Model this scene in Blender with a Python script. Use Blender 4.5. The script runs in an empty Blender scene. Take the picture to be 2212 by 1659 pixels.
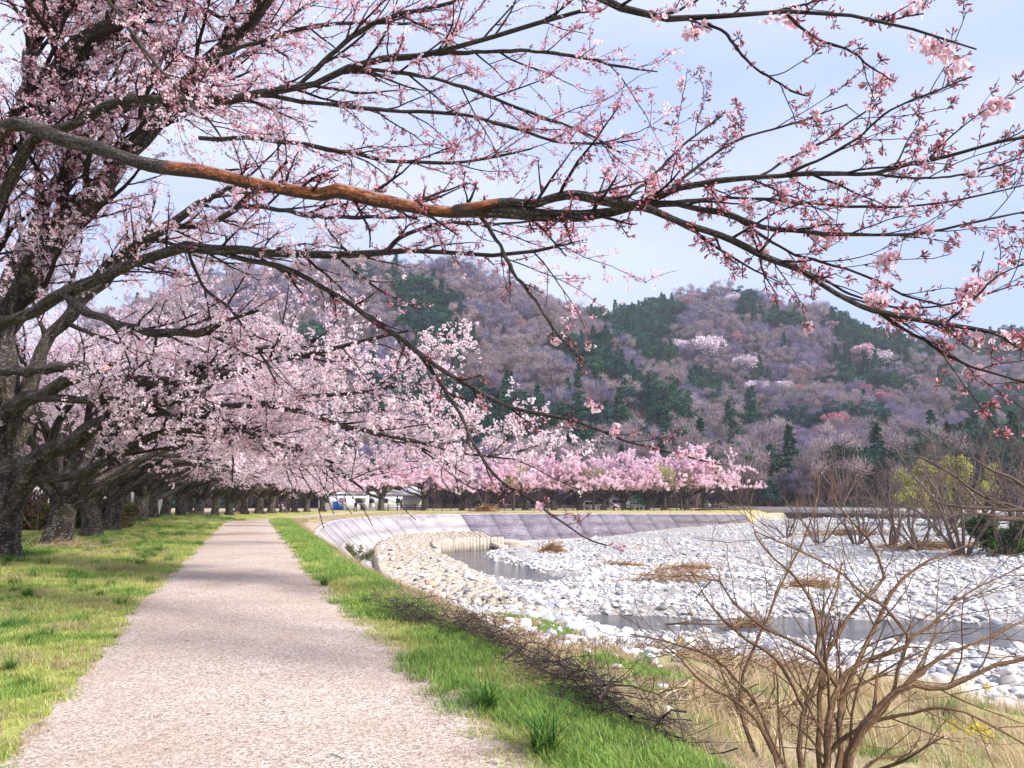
import bpy, math, random
import numpy as np
sc = bpy.context.scene
PI = math.pi
rng = np.random.default_rng(7)
random.seed(7)

# ------------------------------------------------------------------ camera
F = 1670.6; CX, CY, HZ = 1106.0, 829.5, 1084.0        # a 2212 x 1659 reading of the picture: focal length, centre, eye level
EYE = 1.6
PIT = math.atan((HZ - CY) / F); CP, SP = math.cos(PIT), math.sin(PIT)
cam = bpy.data.cameras.new('camera'); cam_o = bpy.data.objects.new('camera', cam); sc.collection.objects.link(cam_o)
cam_o.location = (0, 0, EYE); cam_o.rotation_euler = (PI/2 + PIT, 0, 0)
cam.sensor_width = 36; cam.lens = 36 * F / 2212; cam.clip_start = 0.05; cam.clip_end = 6000
sc.camera = cam_o

# ------------------------------------------------------------------ sky, sun, exposure
SUN_DIR = (0.80, -0.50, 0.70)                          # towards the sun: high, behind the camera, over the river
el = math.atan2(SUN_DIR[2], math.hypot(SUN_DIR[0], SUN_DIR[1]))
w = bpy.data.worlds.new('World'); sc.world = w; w.use_nodes = True
nt = w.node_tree; nt.nodes.clear()
def wn(t, **k):
    n = nt.nodes.new(t)
    for a, b in k.items(): setattr(n, a, b)
    return n
out = wn('ShaderNodeOutputWorld'); bg = wn('ShaderNodeBackground')
sky = wn('ShaderNodeTexSky', sky_type='NISHITA', sun_disc=False)
sky.sun_elevation = el; sky.sun_rotation = math.atan2(SUN_DIR[0], SUN_DIR[1]); sky.air_density = 1.0; sky.dust_density = 1.0
tc = wn('ShaderNodeTexCoord'); mp = wn('ShaderNodeMapping'); mp.inputs['Scale'].default_value = (1.0, 1.0, 3.2); mp.inputs['Location'].default_value = (0.35, 0.2, 0.3)
n1 = wn('ShaderNodeTexNoise'); n1.inputs['Scale'].default_value = 1.7; n1.inputs['Detail'].default_value = 5; n1.inputs['Roughness'].default_value = 0.48
cr = wn('ShaderNodeValToRGB'); cr.color_ramp.elements[0].position = 0.36; cr.color_ramp.elements[0].color = (2.25, 2.75, 4.3, 1)
cr.color_ramp.elements[1].position = 0.68; cr.color_ramp.elements[1].color = (3.35, 3.55, 4.45, 1)
mx = wn('ShaderNodeMix', data_type='RGBA'); mx.inputs[0].default_value = 0.92
L = nt.links.new
L(tc.outputs['Generated'], mp.inputs[0]); L(mp.outputs[0], n1.inputs['Vector']); L(n1.outputs[0], cr.inputs[0])
L(sky.outputs[0], mx.inputs[6]); L(cr.outputs[0], mx.inputs[7]); L(mx.outputs[2], bg.inputs[0]); bg.inputs[1].default_value = 0.082
L(bg.outputs[0], out.inputs[0])
sun = bpy.data.lights.new('sun', 'SUN'); sun.energy = 2.4; sun.angle = math.radians(9); sun.color = (1.0, 0.95, 0.88)
sun_o = bpy.data.objects.new('sun', sun); sc.collection.objects.link(sun_o)
from mathutils import Vector
sun_o.rotation_euler = Vector(SUN_DIR).to_track_quat('Z', 'Y').to_euler()
sun_o.location = (0, 0, 60)
vs = sc.view_settings; vs.view_transform = 'Standard'; vs.look = 'None'; vs.gamma = 1; vs.use_curve_mapping = False; vs.exposure = 1.75
sc.cycles.use_denoising = True
sc.cycles.max_bounces = 10; sc.cycles.diffuse_bounces = 7; sc.cycles.transmission_bounces = 8; sc.cycles.transparent_max_bounces = 6; sc.cycles.volume_bounces = 0
sc.cycles.sample_clamp_indirect = 4

# ------------------------------------------------------------------ helpers
def ray(u, v):
    a = (u - CX) / F; b = (CY - v) / F
    return np.array([a, CP - b*SP, b*CP + SP])
def at(u, v, Y):                                       # the point at forward distance Y seen at (u, v)
    d = ray(u, v); p = d * (Y / d[1]); p[2] += EYE; return p
def onz(u, v, z):                                      # the point at height z seen at (u, v)
    d = ray(u, v); return np.array([d[0], d[1], 0]) * ((z - EYE) / d[2]) + np.array([0, 0, z])
def proj(p):
    x, y, z = p[..., 0], p[..., 1], p[..., 2] - EYE
    dep = y*CP + z*SP; h = -y*SP + z*CP
    return CX + F*x/dep, CY - F*h/dep
def S(h, k=1.0):
    c = [int(h[i:i+2], 16)/255 for i in (0, 2, 4)]
    return tuple((x/12.92 if x <= 0.04045 else ((x+0.055)/1.055)**2.4)*k for x in c)
def ss(a, b, x):
    t = np.clip((x-a)/(b-a), 0, 1); return t*t*(3-2*t)
def unit(v): return v / np.maximum(np.linalg.norm(v, axis=-1, keepdims=True), 1e-9)
_perm = np.random.default_rng(3).random((64, 64))
def vnoise(x, y):                                      # smooth value noise, about -1..1
    xi = np.floor(x).astype(int); yi = np.floor(y).astype(int); fx = x-xi; fy = y-yi
    fx = fx*fx*(3-2*fx); fy = fy*fy*(3-2*fy)
    g = lambda i, j: _perm[i % 64, j % 64]
    return (g(xi, yi)*(1-fx)*(1-fy)+g(xi+1, yi)*fx*(1-fy)+g(xi, yi+1)*(1-fx)*fy+g(xi+1, yi+1)*fx*fy)*2-1
def fbm(x, y, o=4):
    r = 0; a = 1; t = 0
    for i in range(o):
        r = r + a*vnoise(x*2**i+17*i, y*2**i+5*i); t += a; a *= 0.5
    return r/t

COL = sc.collection
def link(o, parent=None):
    COL.objects.link(o)
    if parent is not None: o.parent = parent
    return o
def mesh(name, V, Fs, col=None, vec=None, smooth=False):
    """V (n,3); Fs one face array or a list of them, (m,3) or (m,4)"""
    if not isinstance(Fs, (list, tuple)): Fs = [Fs]
    Fs = [np.asarray(f, dtype=np.int32) for f in Fs if len(f)]
    V = np.asarray(V, dtype=np.float32)
    me = bpy.data.meshes.new(name)
    tot = np.concatenate([np.full(len(f), f.shape[1], np.int32) for f in Fs])
    lv = np.concatenate([f.ravel() for f in Fs])
    me.vertices.add(len(V)); me.vertices.foreach_set('co', V.ravel())
    me.loops.add(len(lv)); me.loops.foreach_set('vertex_index', lv)
    me.polygons.add(len(tot)); st = np.zeros(len(tot), np.int32); st[1:] = np.cumsum(tot)[:-1]
    me.polygons.foreach_set('loop_start', st); me.polygons.foreach_set('loop_total', tot)
    if smooth: me.polygons.foreach_set('use_smooth', np.ones(len(tot), bool))
    if col is not None:
        a = me.attributes.new('Col', 'FLOAT_COLOR', 'POINT')
        c = np.ones((len(V), 4), np.float32); c[:, :3] = col; a.data.foreach_set('color', c.ravel())
    if vec is not None:
        a = me.attributes.new('bark', 'FLOAT_VECTOR', 'POINT'); a.data.foreach_set('vector', np.asarray(vec, np.float32).ravel())
    me.update(); me.validate()
    return me
def obj(name, me, mat=None, parent=None, label=None, cat=None, group=None, kind=None, loc=None, rot=None, scale=None):
    o = bpy.data.objects.new(name, me); link(o, parent)
    if mat is not None and me is not None and not me.materials: me.materials.append(mat)
    return tag(o, label, cat, group, kind, loc, rot, scale)
def tag(o, label=None, cat=None, group=None, kind=None, loc=None, rot=None, scale=None):
    if label: o['label'] = label
    if cat: o['category'] = cat
    if group: o['group'] = group
    if kind: o['kind'] = kind
    if loc is not None: o.location = [float(v) for v in loc]
    if rot is not None: o.rotation_euler = [float(v) for v in rot]
    if scale is not None: o.scale = [float(v) for v in (scale if hasattr(scale, '__len__') else (scale,)*3)]
    return o
def thing(name, label, cat, loc=(0, 0, 0), rot=(0, 0, 0), group=None, scale=None):
    return tag(bpy.data.objects.new(name, None) if False else link(bpy.data.objects.new(name, None)), label, cat, group, None, loc, rot, scale)
def copy_tree(root, label=None, loc=None, rot=None, scale=None):
    r = link(root.copy()); tag(r, label, loc=loc, rot=rot, scale=scale)
    for ch in root.children:
        c = link(ch.copy(), r)
        for g in ch.children: link(g.copy(), c)
    return r

class MB:                                              # collects boxes, prisms and tubes into one mesh
    def __init__(s): s.V = []; s.F3 = []; s.F4 = []; s.n = 0; s.C = []
    def add(s, V, F, col=None):
        V = np.asarray(V, float); F = np.asarray(F)
        (s.F3 if F.shape[1] == 3 else s.F4).append(F + s.n); s.V.append(V); s.n += len(V)
        s.C.append(np.tile(col if col is not None else (0.5, 0.5, 0.5), (len(V), 1)) if col is None or np.ndim(col) == 1 else col)
        return s
    def box(s, c, d, rz=0, tilt=0, col=None):
        x = np.array([[i, j, k] for i in (-.5, .5) for j in (-.5, .5) for k in (-.5, .5)]) * np.array(d)
        if tilt: ct, st = math.cos(tilt), math.sin(tilt); x = np.stack([x[:, 0], x[:, 1]*ct-x[:, 2]*st, x[:, 1]*st+x[:, 2]*ct], 1)
        cz, sz = math.cos(rz), math.sin(rz)
        x = np.stack([x[:, 0]*cz-x[:, 1]*sz, x[:, 0]*sz+x[:, 1]*cz, x[:, 2]], 1) + np.array(c)
        return s.add(x, [[0, 1, 3, 2], [4, 6, 7, 5], [0, 4, 5, 1], [2, 3, 7, 6], [0, 2, 6, 4], [1, 5, 7, 3]], col)
    def tube(s, P, R, k=6, col=None):
        V, Fq, _ = tubes(np.asarray(P, float)[None], np.asarray(R, float)[None], k, True); s.add(V, Fq[0], col)
        if len(Fq) > 1: s.F3.append(Fq[1] + s.n - len(V))
        return s
    def ext(s, prof, y0, y1, col=None):                # prof (x,z) polygon extruded along y
        n = len(prof); p = np.asarray(prof, float)
        V = np.concatenate([np.stack([p[:, 0], np.full(n, y), p[:, 1]], 1) for y in (y0, y1)])
        i = np.arange(n); j = (i+1) % n
        s.add(V, np.stack([i, j, j+n, i+n], 1), col); b = s.n - 2*n
        for off, fl in ((0, 1), (n, -1)):
            t = [[b+off, b+off+k, b+off+k+1][::fl] for k in range(1, n-1)]; s.F3.append(np.array(t))
        return s
    def mesh(s, name, smooth=False, usecol=False):
        Fs = []
        if s.F4: Fs.append(np.concatenate(s.F4))
        if s.F3: Fs.append(np.concatenate(s.F3))
        return mesh(name, np.concatenate(s.V), Fs, np.concatenate(s.C) if usecol else None, smooth=smooth)

def tubes(P, R, k=5, cap=False):
    """P (B,n,3), R (B,n) -> verts, [quads(,tris)], bark coords (cos, sin, metres along)"""
    B, n, _ = P.shape
    T = np.empty_like(P); T[:, 1:-1] = P[:, 2:]-P[:, :-2]; T[:, 0] = P[:, 1]-P[:, 0]; T[:, -1] = P[:, -1]-P[:, -2]; T = unit(T)
    ref = np.where(np.abs(unit(P[:, -1]-P[:, 0])[:, 2:3]) > 0.8, np.array([[1., 0.13, 0]]), np.array([[0.05, 0.02, 1.]]))[:, None, :]
    U = unit(np.cross(T, np.broadcast_to(ref, T.shape))); W = np.cross(T, U)
    a = np.arange(k)*2*PI/k; ca, sa = np.cos(a), np.sin(a)
    V = P[:, :, None, :] + R[:, :, None, None]*(U[:, :, None, :]*ca[None, None, :, None]+W[:, :, None, :]*sa[None, None, :, None])
    al = np.zeros((B, n)); al[:, 1:] = np.cumsum(np.linalg.norm(P[:, 1:]-P[:, :-1], axis=2), 1)
    al = al + (np.arange(B)*3.7 % 50)[:, None]
    bk = np.stack([np.broadcast_to(ca, (B, n, k)), np.broadcast_to(sa, (B, n, k)), np.broadcast_to(al[:, :, None], (B, n, k))], -1)
    b = (np.arange(B)*n*k)[:, None, None]; i = (np.arange(n-1)*k)[None, :, None]; j = np.arange(k)[None, None, :]; j2 = (j+1) % k
    q = np.stack([b+i+j, b+i+j2, b+i+k+j2, b+i+k+j], -1).reshape(-1, 4)
    Fs = [q]
    if cap:
        e = (np.arange(B)*n*k)[:, None]; jj = np.arange(1, k-1)[None, :]
        t0 = np.stack([e+0*jj, e+jj+1, e+jj], -1).reshape(-1, 3); e2 = e+(n-1)*k
        t1 = np.stack([e2+0*jj, e2+jj, e2+jj+1], -1).reshape(-1, 3); Fs.append(np.concatenate([t0, t1]))
    return V.reshape(-1, 3), Fs, bk.reshape(-1, 3)

def spline(pts, n):                                    # Catmull-Rom through control rows of any width, n samples evenly along
    p = np.asarray(pts, float); m = len(p)
    if m == 2: t = np.linspace(0, 1, n)[:, None]; return p[0]*(1-t)+p[1]*t
    q = np.concatenate([[2*p[0]-p[1]], p, [2*p[-1]-p[-2]]]); o = []
    for i in range(m-1):
        a, b, c, d = q[i:i+4]
        for t in np.linspace(0, 1, 10, endpoint=False):
            o.append(0.5*((2*b)+(c-a)*t+(2*a-5*b+4*c-d)*t*t+(3*b-a-3*c+d)*t**3))
    o.append(p[-1]); o = np.array(o)
    s = np.zeros(len(o)); s[1:] = np.cumsum(np.linalg.norm(np.diff(o[:, :3], axis=0), axis=1))
    x = np.linspace(0, s[-1], n)
    return np.stack([np.interp(x, s, o[:, k]) for k in range(o.shape[1])], 1)

def spawn(P, R, per, t=(0.2, 1.0), ln=(0.5, 1.0), ang=(25, 55), n=6, up=0.0, jit=0.12, rf=0.6, tip=0.4, flat=0.5, taper=0.5, rmin=0.002, g=None, lenrel=None, bias=None):
    """side branches for every polyline of a batch; all vectorised"""
    g = g or rng; B, m, _ = P.shape
    per = np.broadcast_to(np.asarray(per), (B,)); idx = np.repeat(np.arange(B), per); C = len(idx)
    k = np.concatenate([np.arange(x) for x in per]) if C else np.zeros(0)
    tt = t[0]+(t[1]-t[0])*np.clip((k+g.random(C))/np.maximum(per[idx], 1), 0, 0.999)
    f = tt*(m-1); i = np.minimum(f.astype(int), m-2); fr = (f-i)[:, None]
    p = P[idx, i]*(1-fr)+P[idx, i+1]*fr; r = R[idx, i]*(1-fr[:, 0])+R[idx, i+1]*fr[:, 0]
    T = unit(P[idx, i+1]-P[idx, i])
    rv = g.normal(size=(C, 3)); rv[:, 2] *= flat
    perp = unit(rv-(rv*T).sum(1, keepdims=True)*T)
    if bias is not None: perp = unit(perp+np.asarray(bias))
    a = np.radians(g.uniform(ang[0], ang[1], C))[:, None]
    d = unit(np.cos(a)*T+np.sin(a)*perp)
    l = g.uniform(ln[0], ln[1], C)*(1-taper*tt)
    if lenrel is not None: l = l*lenrel[idx]
    Q = np.empty((C, n, 3)); Q[:, 0] = p
    for s in range(1, n):
        d = unit(d+g.normal(size=(C, 3))*jit+np.array([0, 0, up])/n); Q[:, s] = Q[:, s-1]+d*(l/(n-1))[:, None]
    r0 = np.maximum(r*rf*g.uniform(0.75, 1.1, C), rmin)
    RR = r0[:, None]*np.linspace(1, tip, n)[None, :]; RR = np.maximum(RR, rmin*0.8)
    return Q, RR
def samples(P, per, t=(0.15, 1.0), g=None):
    g = g or rng; B, m, _ = P.shape; idx = np.repeat(np.arange(B), per)
    f = (t[0]+(t[1]-t[0])*g.random(len(idx)))*(m-1); i = np.minimum(f.astype(int), m-2); fr = (f-i)[:, None]
    return P[idx, i]*(1-fr)+P[idx, i+1]*fr, unit(P[idx, i+1]-P[idx, i])
def rotmats(C, g=None, axis=None):
    g = g or rng
    z = unit(g.normal(size=(C, 3))) if axis is None else unit(axis)
    x = unit(np.cross(z, g.normal(size=(C, 3)))); y = np.cross(z, x)
    return np.stack([x, y, z], -1)
def stamp(tV, tF, tC, pos, M, scl, tint=None):
    """copies of a small template joined into arrays"""
    C = len(pos); nv = len(tV)
    V = np.einsum('cij,vj->cvi', M, tV)*np.reshape(scl, (-1, 1, 1))+pos[:, None, :]
    Fq = (tF[None]+(np.arange(C)*nv)[:, None, None]).reshape(-1, tF.shape[1])
    Cc = np.broadcast_to(tC[None], (C, nv, 3)).copy()
    if tint is not None: Cc *= tint[:, None, :]
    return V.reshape(-1, 3), Fq, Cc.reshape(-1, 3)
def join(parts):
    V = []; Fs = []; C = []; n = 0
    for v, f, c in parts: V.append(v); Fs.append(f+n); C.append(c); n += len(v)
    return np.concatenate(V), np.concatenate(Fs), np.concatenate(C)

# geometry-node scatter for uncountable stuff: points with rot / scl / pick attributes -> instances of template meshes
def scatter(name, pts, rot, scl, pick, templates, label, cat=None, parent=None):
    me = mesh(name, pts, [np.zeros((0, 3))]) if False else bpy.data.meshes.new(name)
    n = len(pts); me.vertices.add(n); me.vertices.foreach_set('co', np.asarray(pts, np.float32).ravel())
    a = me.attributes.new('rot', 'FLOAT_VECTOR', 'POINT'); a.data.foreach_set('vector', np.asarray(rot, np.float32).ravel())
    scl = np.asarray(scl, np.float32); scl = np.repeat(scl[:, None], 3, 1) if scl.ndim == 1 else scl
    a = me.attributes.new('scl', 'FLOAT_VECTOR', 'POINT'); a.data.foreach_set('vector', scl.ravel())
    a = me.attributes.new('pick', 'INT', 'POINT'); a.data.foreach_set('value', np.asarray(pick, np.int32))
    c = bpy.data.collections.new(name+'_kinds')
    for k, (tm, mat) in enumerate(templates):
        if not tm.materials: tm.materials.append(mat)
        c.objects.link(bpy.data.objects.new('%s_kind_%02d' % (name, k), tm))
    ng = bpy.data.node_groups.new(name, 'GeometryNodeTree')
    ng.interface.new_socket('Geometry', in_out='INPUT', socket_type='NodeSocketGeometry')
    ng.interface.new_socket('Geometry', in_out='OUTPUT', socket_type='NodeSocketGeometry')
    N = ng.nodes.new; K = ng.links.new
    gi = N('NodeGroupInput'); go = N('NodeGroupOutput'); ip = N('GeometryNodeInstanceOnPoints')
    ci = N('GeometryNodeCollectionInfo'); ci.inputs['Collection'].default_value = c; ci.inputs['Separate Children'].default_value = True; ci.inputs['Reset Children'].default_value = True
    def na(nm, ty):
        x = N('GeometryNodeInputNamedAttribute'); x.data_type = ty; x.inputs['Name'].default_value = nm
        return [o for o in x.outputs if o.enabled][0]
    er = N('FunctionNodeEulerToRotation')
    K(na('rot', 'FLOAT_VECTOR'), er.inputs[0]); K(er.outputs[0], ip.inputs['Rotation']); K(na('scl', 'FLOAT_VECTOR'), ip.inputs['Scale'])
    K(na('pick', 'INT'), ip.inputs['Instance Index']); ip.inputs['Pick Instance'].default_value = True
    K(gi.outputs[0], ip.inputs['Points']); K(ci.outputs[0], ip.inputs['Instance']); K(ip.outputs[0], go.inputs[0])
    o = obj(name, me, None, parent, label, cat, None, 'stuff')
    m = o.modifiers.new('scatter', 'NODES'); m.node_group = ng
    return o

# ------------------------------------------------------------------ materials
def mat(name, col=None, rough=0.8, spec=0.3):
    m = bpy.data.materials.new(name); m.use_nodes = True
    b = m.node_tree.nodes['Principled BSDF']; b.inputs['Roughness'].default_value = rough; b.inputs['Specular IOR Level'].default_value = spec
    if col is not None: b.inputs['Base Color'].default_value = (*col, 1)
    return m
class NT:
    def __init__(s, m): s.t = m.node_tree; s.b = s.t.nodes['Principled BSDF']; s.o = s.t.nodes['Material Output']
    def n(s, t, ins=None, **k):
        x = s.t.nodes.new(t)
        for a, b in k.items(): setattr(x, a, b)
        for a, v in (ins or {}).items():
            if hasattr(v, 'links'): s.t.links.new(v, x.inputs[a])
            else: x.inputs[a].default_value = v
        return x
    def l(s, a, b): s.t.links.new(a, b)
    def attr(s, nm): return s.n('ShaderNodeAttribute', attribute_name=nm)
    def pos(s): return s.n('ShaderNodeNewGeometry').outputs['Position']
    def objc(s): return s.n('ShaderNodeTexCoord').outputs['Object']
    def map(s, v, sc_=(1, 1, 1), loc=(0, 0, 0)): return s.n('ShaderNodeMapping', {0: v, 'Scale': sc_, 'Location': loc}).outputs[0]
    def noise(s, v, scale, det=4, rough=0.55, dist=0.0): return s.n('ShaderNodeTexNoise', {'Vector': v, 'Scale': scale, 'Detail': det, 'Roughness': rough, 'Distortion': dist}).outputs[0]
    def vor(s, v, scale, feat='F1', o=0, rnd=1.0): return s.n('ShaderNodeTexVoronoi', {'Vector': v, 'Scale': scale, 'Randomness': rnd}, feature=feat).outputs[o]
    def ramp(s, v, *st):
        r = s.n('ShaderNodeValToRGB', {0: v}); e = r.color_ramp.elements
        while len(e) < len(st): e.new(0.5)
        for x, (p, c) in zip(e, st):
            x.position = p; x.color = (*c, 1) if hasattr(c, '__len__') else (c, c, c, 1)
        return r.outputs[0]
    def mix(s, f, a, b, mode='MIX'):
        x = s.n('ShaderNodeMix', data_type='RGBA', blend_type=mode)
        for i, v in ((0, f), (6, a), (7, b)):
            if hasattr(v, 'links'): s.l(v, x.inputs[i])
            elif i == 0: x.inputs[0].default_value = v
            else: x.inputs[i].default_value = (*v, 1)
        return x.outputs[2]
    def math(s, op, a, b=0.0): return s.n('ShaderNodeMath', {0: a, 1: b}, operation=op).outputs[0]
    def rnd(s): return s.n('ShaderNodeObjectInfo').outputs['Random']
    def bump(s, h, st=0.5, d=0.02): s.l(s.n('ShaderNodeBump', {'Height': h, 'Strength': st, 'Distance': d}).outputs[0], s.b.inputs['Normal'])
    def base(s, c): s.l(c, s.b.inputs['Base Color'])
    def thin(s, c, f=0.4):                             # petals and blades let light through
        tr = s.n('ShaderNodeBsdfTranslucent'); s.l(c, tr.inputs[0])
        mxs = s.n('ShaderNodeMixShader', {0: f}); s.l(s.b.outputs[0], mxs.inputs[1]); s.l(tr.outputs[0], mxs.inputs[2]); s.l(mxs.outputs[0], s.o.inputs[0])

M = {}
def bark_mat(name, dark, light, moss, moss_amt=0.5, ring=1.0):
    m = M[name] = mat(name, rough=0.85); t = NT(m); bk = t.attr('bark').outputs['Vector']
    ln = t.noise(t.map(bk, (1.1, 1.1, 15.0)), 2.0, 3, 0.65)          # horizontal lenticels and rings
    bl = t.noise(t.map(bk, (1.6, 1.6, 2.2)), 1.3, 5, 0.6)
    c = t.mix(t.ramp(ln, (0.46, 0.0), (0.62, 1.0)), dark, light)
    c = t.mix(t.ramp(bl, (0.38, 0.0), (0.6, 1.0)), c, tuple(0.5*x for x in dark))
    ms = t.noise(t.map(t.pos(), (1, 1, 1)), 2.3, 5, 0.7)
    c = t.mix(t.math('MULTIPLY', t.ramp(ms, (0.45, 0.0), (0.66, 1.0)), moss_amt), c, moss)
    lich = t.vor(t.map(bk, (2.2, 2.2, 6)), 1.6, o=0)
    c = t.mix(t.math('MULTIPLY', t.ramp(lich, (0.09, 1.0), (0.16, 0.0)), 0.7*ring), c, S('b9bcae'))
    t.base(c); t.bump(t.math('ADD', ln, t.math('MULTIPLY', t.noise(t.map(bk, (3, 3, 9)), 3, 4, 0.7), 1.2)), 0.7, 0.02)
    return m
bark_mat('cherry_bark', S('332a28'), S('857974'), S('3c3e26'), 0.55)
bark_mat('twig_bark', S('32221f'), S('574441'), S('3c3826'), 0.2, 0.3)
bark_mat('far_bark', S('4a3c3c'), S('7b6b6a'), S('4c4a34'), 0.3, 0.3)
bark_mat('shrub_bark', S('7d5c42'), S('bd9c80'), S('8c7452'), 0.25, 0.0)
bark_mat('willow_bark', S('6d5850'), S('a08c80'), S('5d5741'), 0.2, 0.0)
bark_mat('brush_bark', S('4f423d'), S('988780'), S('665a48'), 0.2, 0.0)
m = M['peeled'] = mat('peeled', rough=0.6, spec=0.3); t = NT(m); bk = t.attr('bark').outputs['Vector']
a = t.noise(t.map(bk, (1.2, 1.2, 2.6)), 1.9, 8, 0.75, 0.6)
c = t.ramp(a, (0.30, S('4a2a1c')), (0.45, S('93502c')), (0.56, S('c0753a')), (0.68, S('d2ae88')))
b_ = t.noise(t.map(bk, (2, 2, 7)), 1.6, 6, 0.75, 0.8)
c = t.mix(t.ramp(b_, (0.47, 0.0), (0.56, 0.9)), c, S('4d3226')); sx = t.n('ShaderNodeSeparateXYZ', {0: bk}); low_ = t.math('ADD', sx.outputs[1], t.math('MULTIPLY', t.math('SUBTRACT', b_, 0.5), 2.2)); c = t.mix(t.ramp(low_, (0.42, 0.0), (0.62, 1.0)), c, S('352a26')); up_ = t.math('ADD', t.math('MULTIPLY', sx.outputs[1], -1.0), t.math('MULTIPLY', t.math('SUBTRACT', a, 0.5), 1.6)); c = t.mix(t.ramp(up_, (0.55, 0.0), (0.9, 0.85)), c, S('9a8f8c')); PEEL_END = t.n('ShaderNodeValue'); en_ = t.math('ADD', t.math('MINIMUM', sx.outputs[2], t.math('SUBTRACT', PEEL_END.outputs[0], sx.outputs[2])), t.math('MULTIPLY', t.math('SUBTRACT', b_, 0.5), 1.1)); c = t.mix(t.ramp(en_, (0.12, 1.0), (0.2, 0.0)), c, S('453a36')); t.base(c); t.bump(t.math('ADD', a, b_), 0.8, 0.02)  # upper side greyed to paint in sky reflection; dark bark left underneath

def colmat(name, rough=0.6, thin=0.0, spec=0.2, var=0.0):
    m = M[name] = mat(name, rough=rough, spec=spec); t = NT(m); c = t.attr('Col').outputs['Color']
    if var:
        h = t.n('ShaderNodeHueSaturation', {'Color': c}); t.l(t.math('ADD', t.math('MULTIPLY', t.rnd(), var), 1-var/2), h.inputs['Value']); c = h.outputs[0]
    t.base(c)
    if thin: t.thin(c, thin)
    return m
colmat('petal', 0.6, 0.6); colmat('bud', 0.55, 0.0); colmat('blade', 0.6, 0.35, 0.15, 0.5); colmat('forest', 0.8, 0.25, 0.1, 0.32); colmat('paint', 0.4, 0, 0.4)
colmat('cloth', 0.85, 0, 0.1)

# ground: zone weights come in as a colour attribute (x green grass, y dry grass, z bare gravel)
m = M['ground'] = mat('ground', rough=0.95, spec=0.1); t = NT(m); p = t.pos(); z = t.attr('Col').outputs['Color']
sp = t.n('ShaderNodeSeparateColor', {0: z})
g1 = t.noise(p, 1.1, 6, 0.65); g2 = t.noise(p, 9.0, 5, 0.7); g3 = t.noise(p, 60.0, 3, 0.7)
gr = t.mix(t.ramp(g1, (0.35, 0.0), (0.62, 1.0)), S('8a964a'), S('b6ba66'))
gr = t.mix(t.math('MULTIPLY', t.ramp(g2, (0.5, 0.0), (0.7, 1.0)), 0.7), gr, S('b0a468'))
dr = t.mix(t.ramp(g2, (0.35, 0.0), (0.65, 1.0)), S('9c8670'), S('cfbda2'))
dr = t.mix(t.math('MULTIPLY', t.ramp(g1, (0.48, 0.0), (0.62, 1.0)), 0.75), dr, S('7a6658'))
sand = t.ramp(t.noise(p, 0.16, 5, 0.65), (0.56, 0.0), (0.68, 1.0)); gv = t.mix(t.ramp(t.vor(p, 7.0, o=1), (0.2, 0.0), (0.9, 1.0)), S('86827f'), S('c4c0bf'))
gv = t.mix(t.math('MULTIPLY', sand, 0.7), gv, S('b09a80')); c = t.mix(sp.outputs[1], gr, dr); c = t.mix(sp.outputs[2], c, gv); c = t.mix(t.math('MULTIPLY', t.ramp(g3, (0.3, 1.0), (0.5, 0.0)), 0.4), c, S('5a5038'))
t.base(c); t.bump(t.math('ADD', t.math('MULTIPLY', g3, 0.5), g2), 0.8, 0.06)

m = M['path'] = mat('path', rough=0.95, spec=0.1); t = NT(m); p = t.pos(); z = t.n('ShaderNodeSeparateColor', {0: t.attr('Col').outputs['Color']})
v = t.vor(p, 58.0, o=1); vs_ = t.n('ShaderNodeSeparateColor', {0: v}).outputs[0]
c = t.ramp(vs_, (0.0, S('7c6c68')), (0.22, S('a9988c')), (0.6, S('c3b2a6')), (1.0, S('e0d4c9')))
c = t.mix(t.ramp(t.noise(p, 0.7, 5, 0.6), (0.38, 0.0), (0.68, 0.55)), c, S('a8927f'))
c = t.mix(t.math('MULTIPLY', t.ramp(t.noise(p, 140.0, 2, 0.5), (0.28, 1.0), (0.4, 0.0)), 0.55), c, S('6b5a55'))
ed = t.math('ADD', z.outputs[0], t.math('MULTIPLY', t.math('SUBTRACT', t.noise(p, 1.8, 6, 0.7), 0.5), 1.5))
c = t.mix(t.math('MULTIPLY', t.ramp(ed, (0.62, 0.0), (0.95, 1.0)), 0.85), c, t.mix(t.ramp(t.noise(p, 22, 4, 0.7), (0.4, 0.0), (0.6, 1.0)), S('7d5f51'), S('a89284')))
c = t.mix(t.math('MULTIPLY', t.ramp(t.math('ADD', z.outputs[1], t.math('MULTIPLY', t.math('SUBTRACT', t.noise(p, 3.0, 6, 0.75), 0.5), 1.6)), (0.8, 0.0), (1.0, 1.0)), 0.8), c, S('8f9340'))
t.base(c); t.bump(t.math('ADD', t.vor(p, 75.0, o=0), t.noise(p, 20, 3)), 0.6, 0.012)

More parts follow.
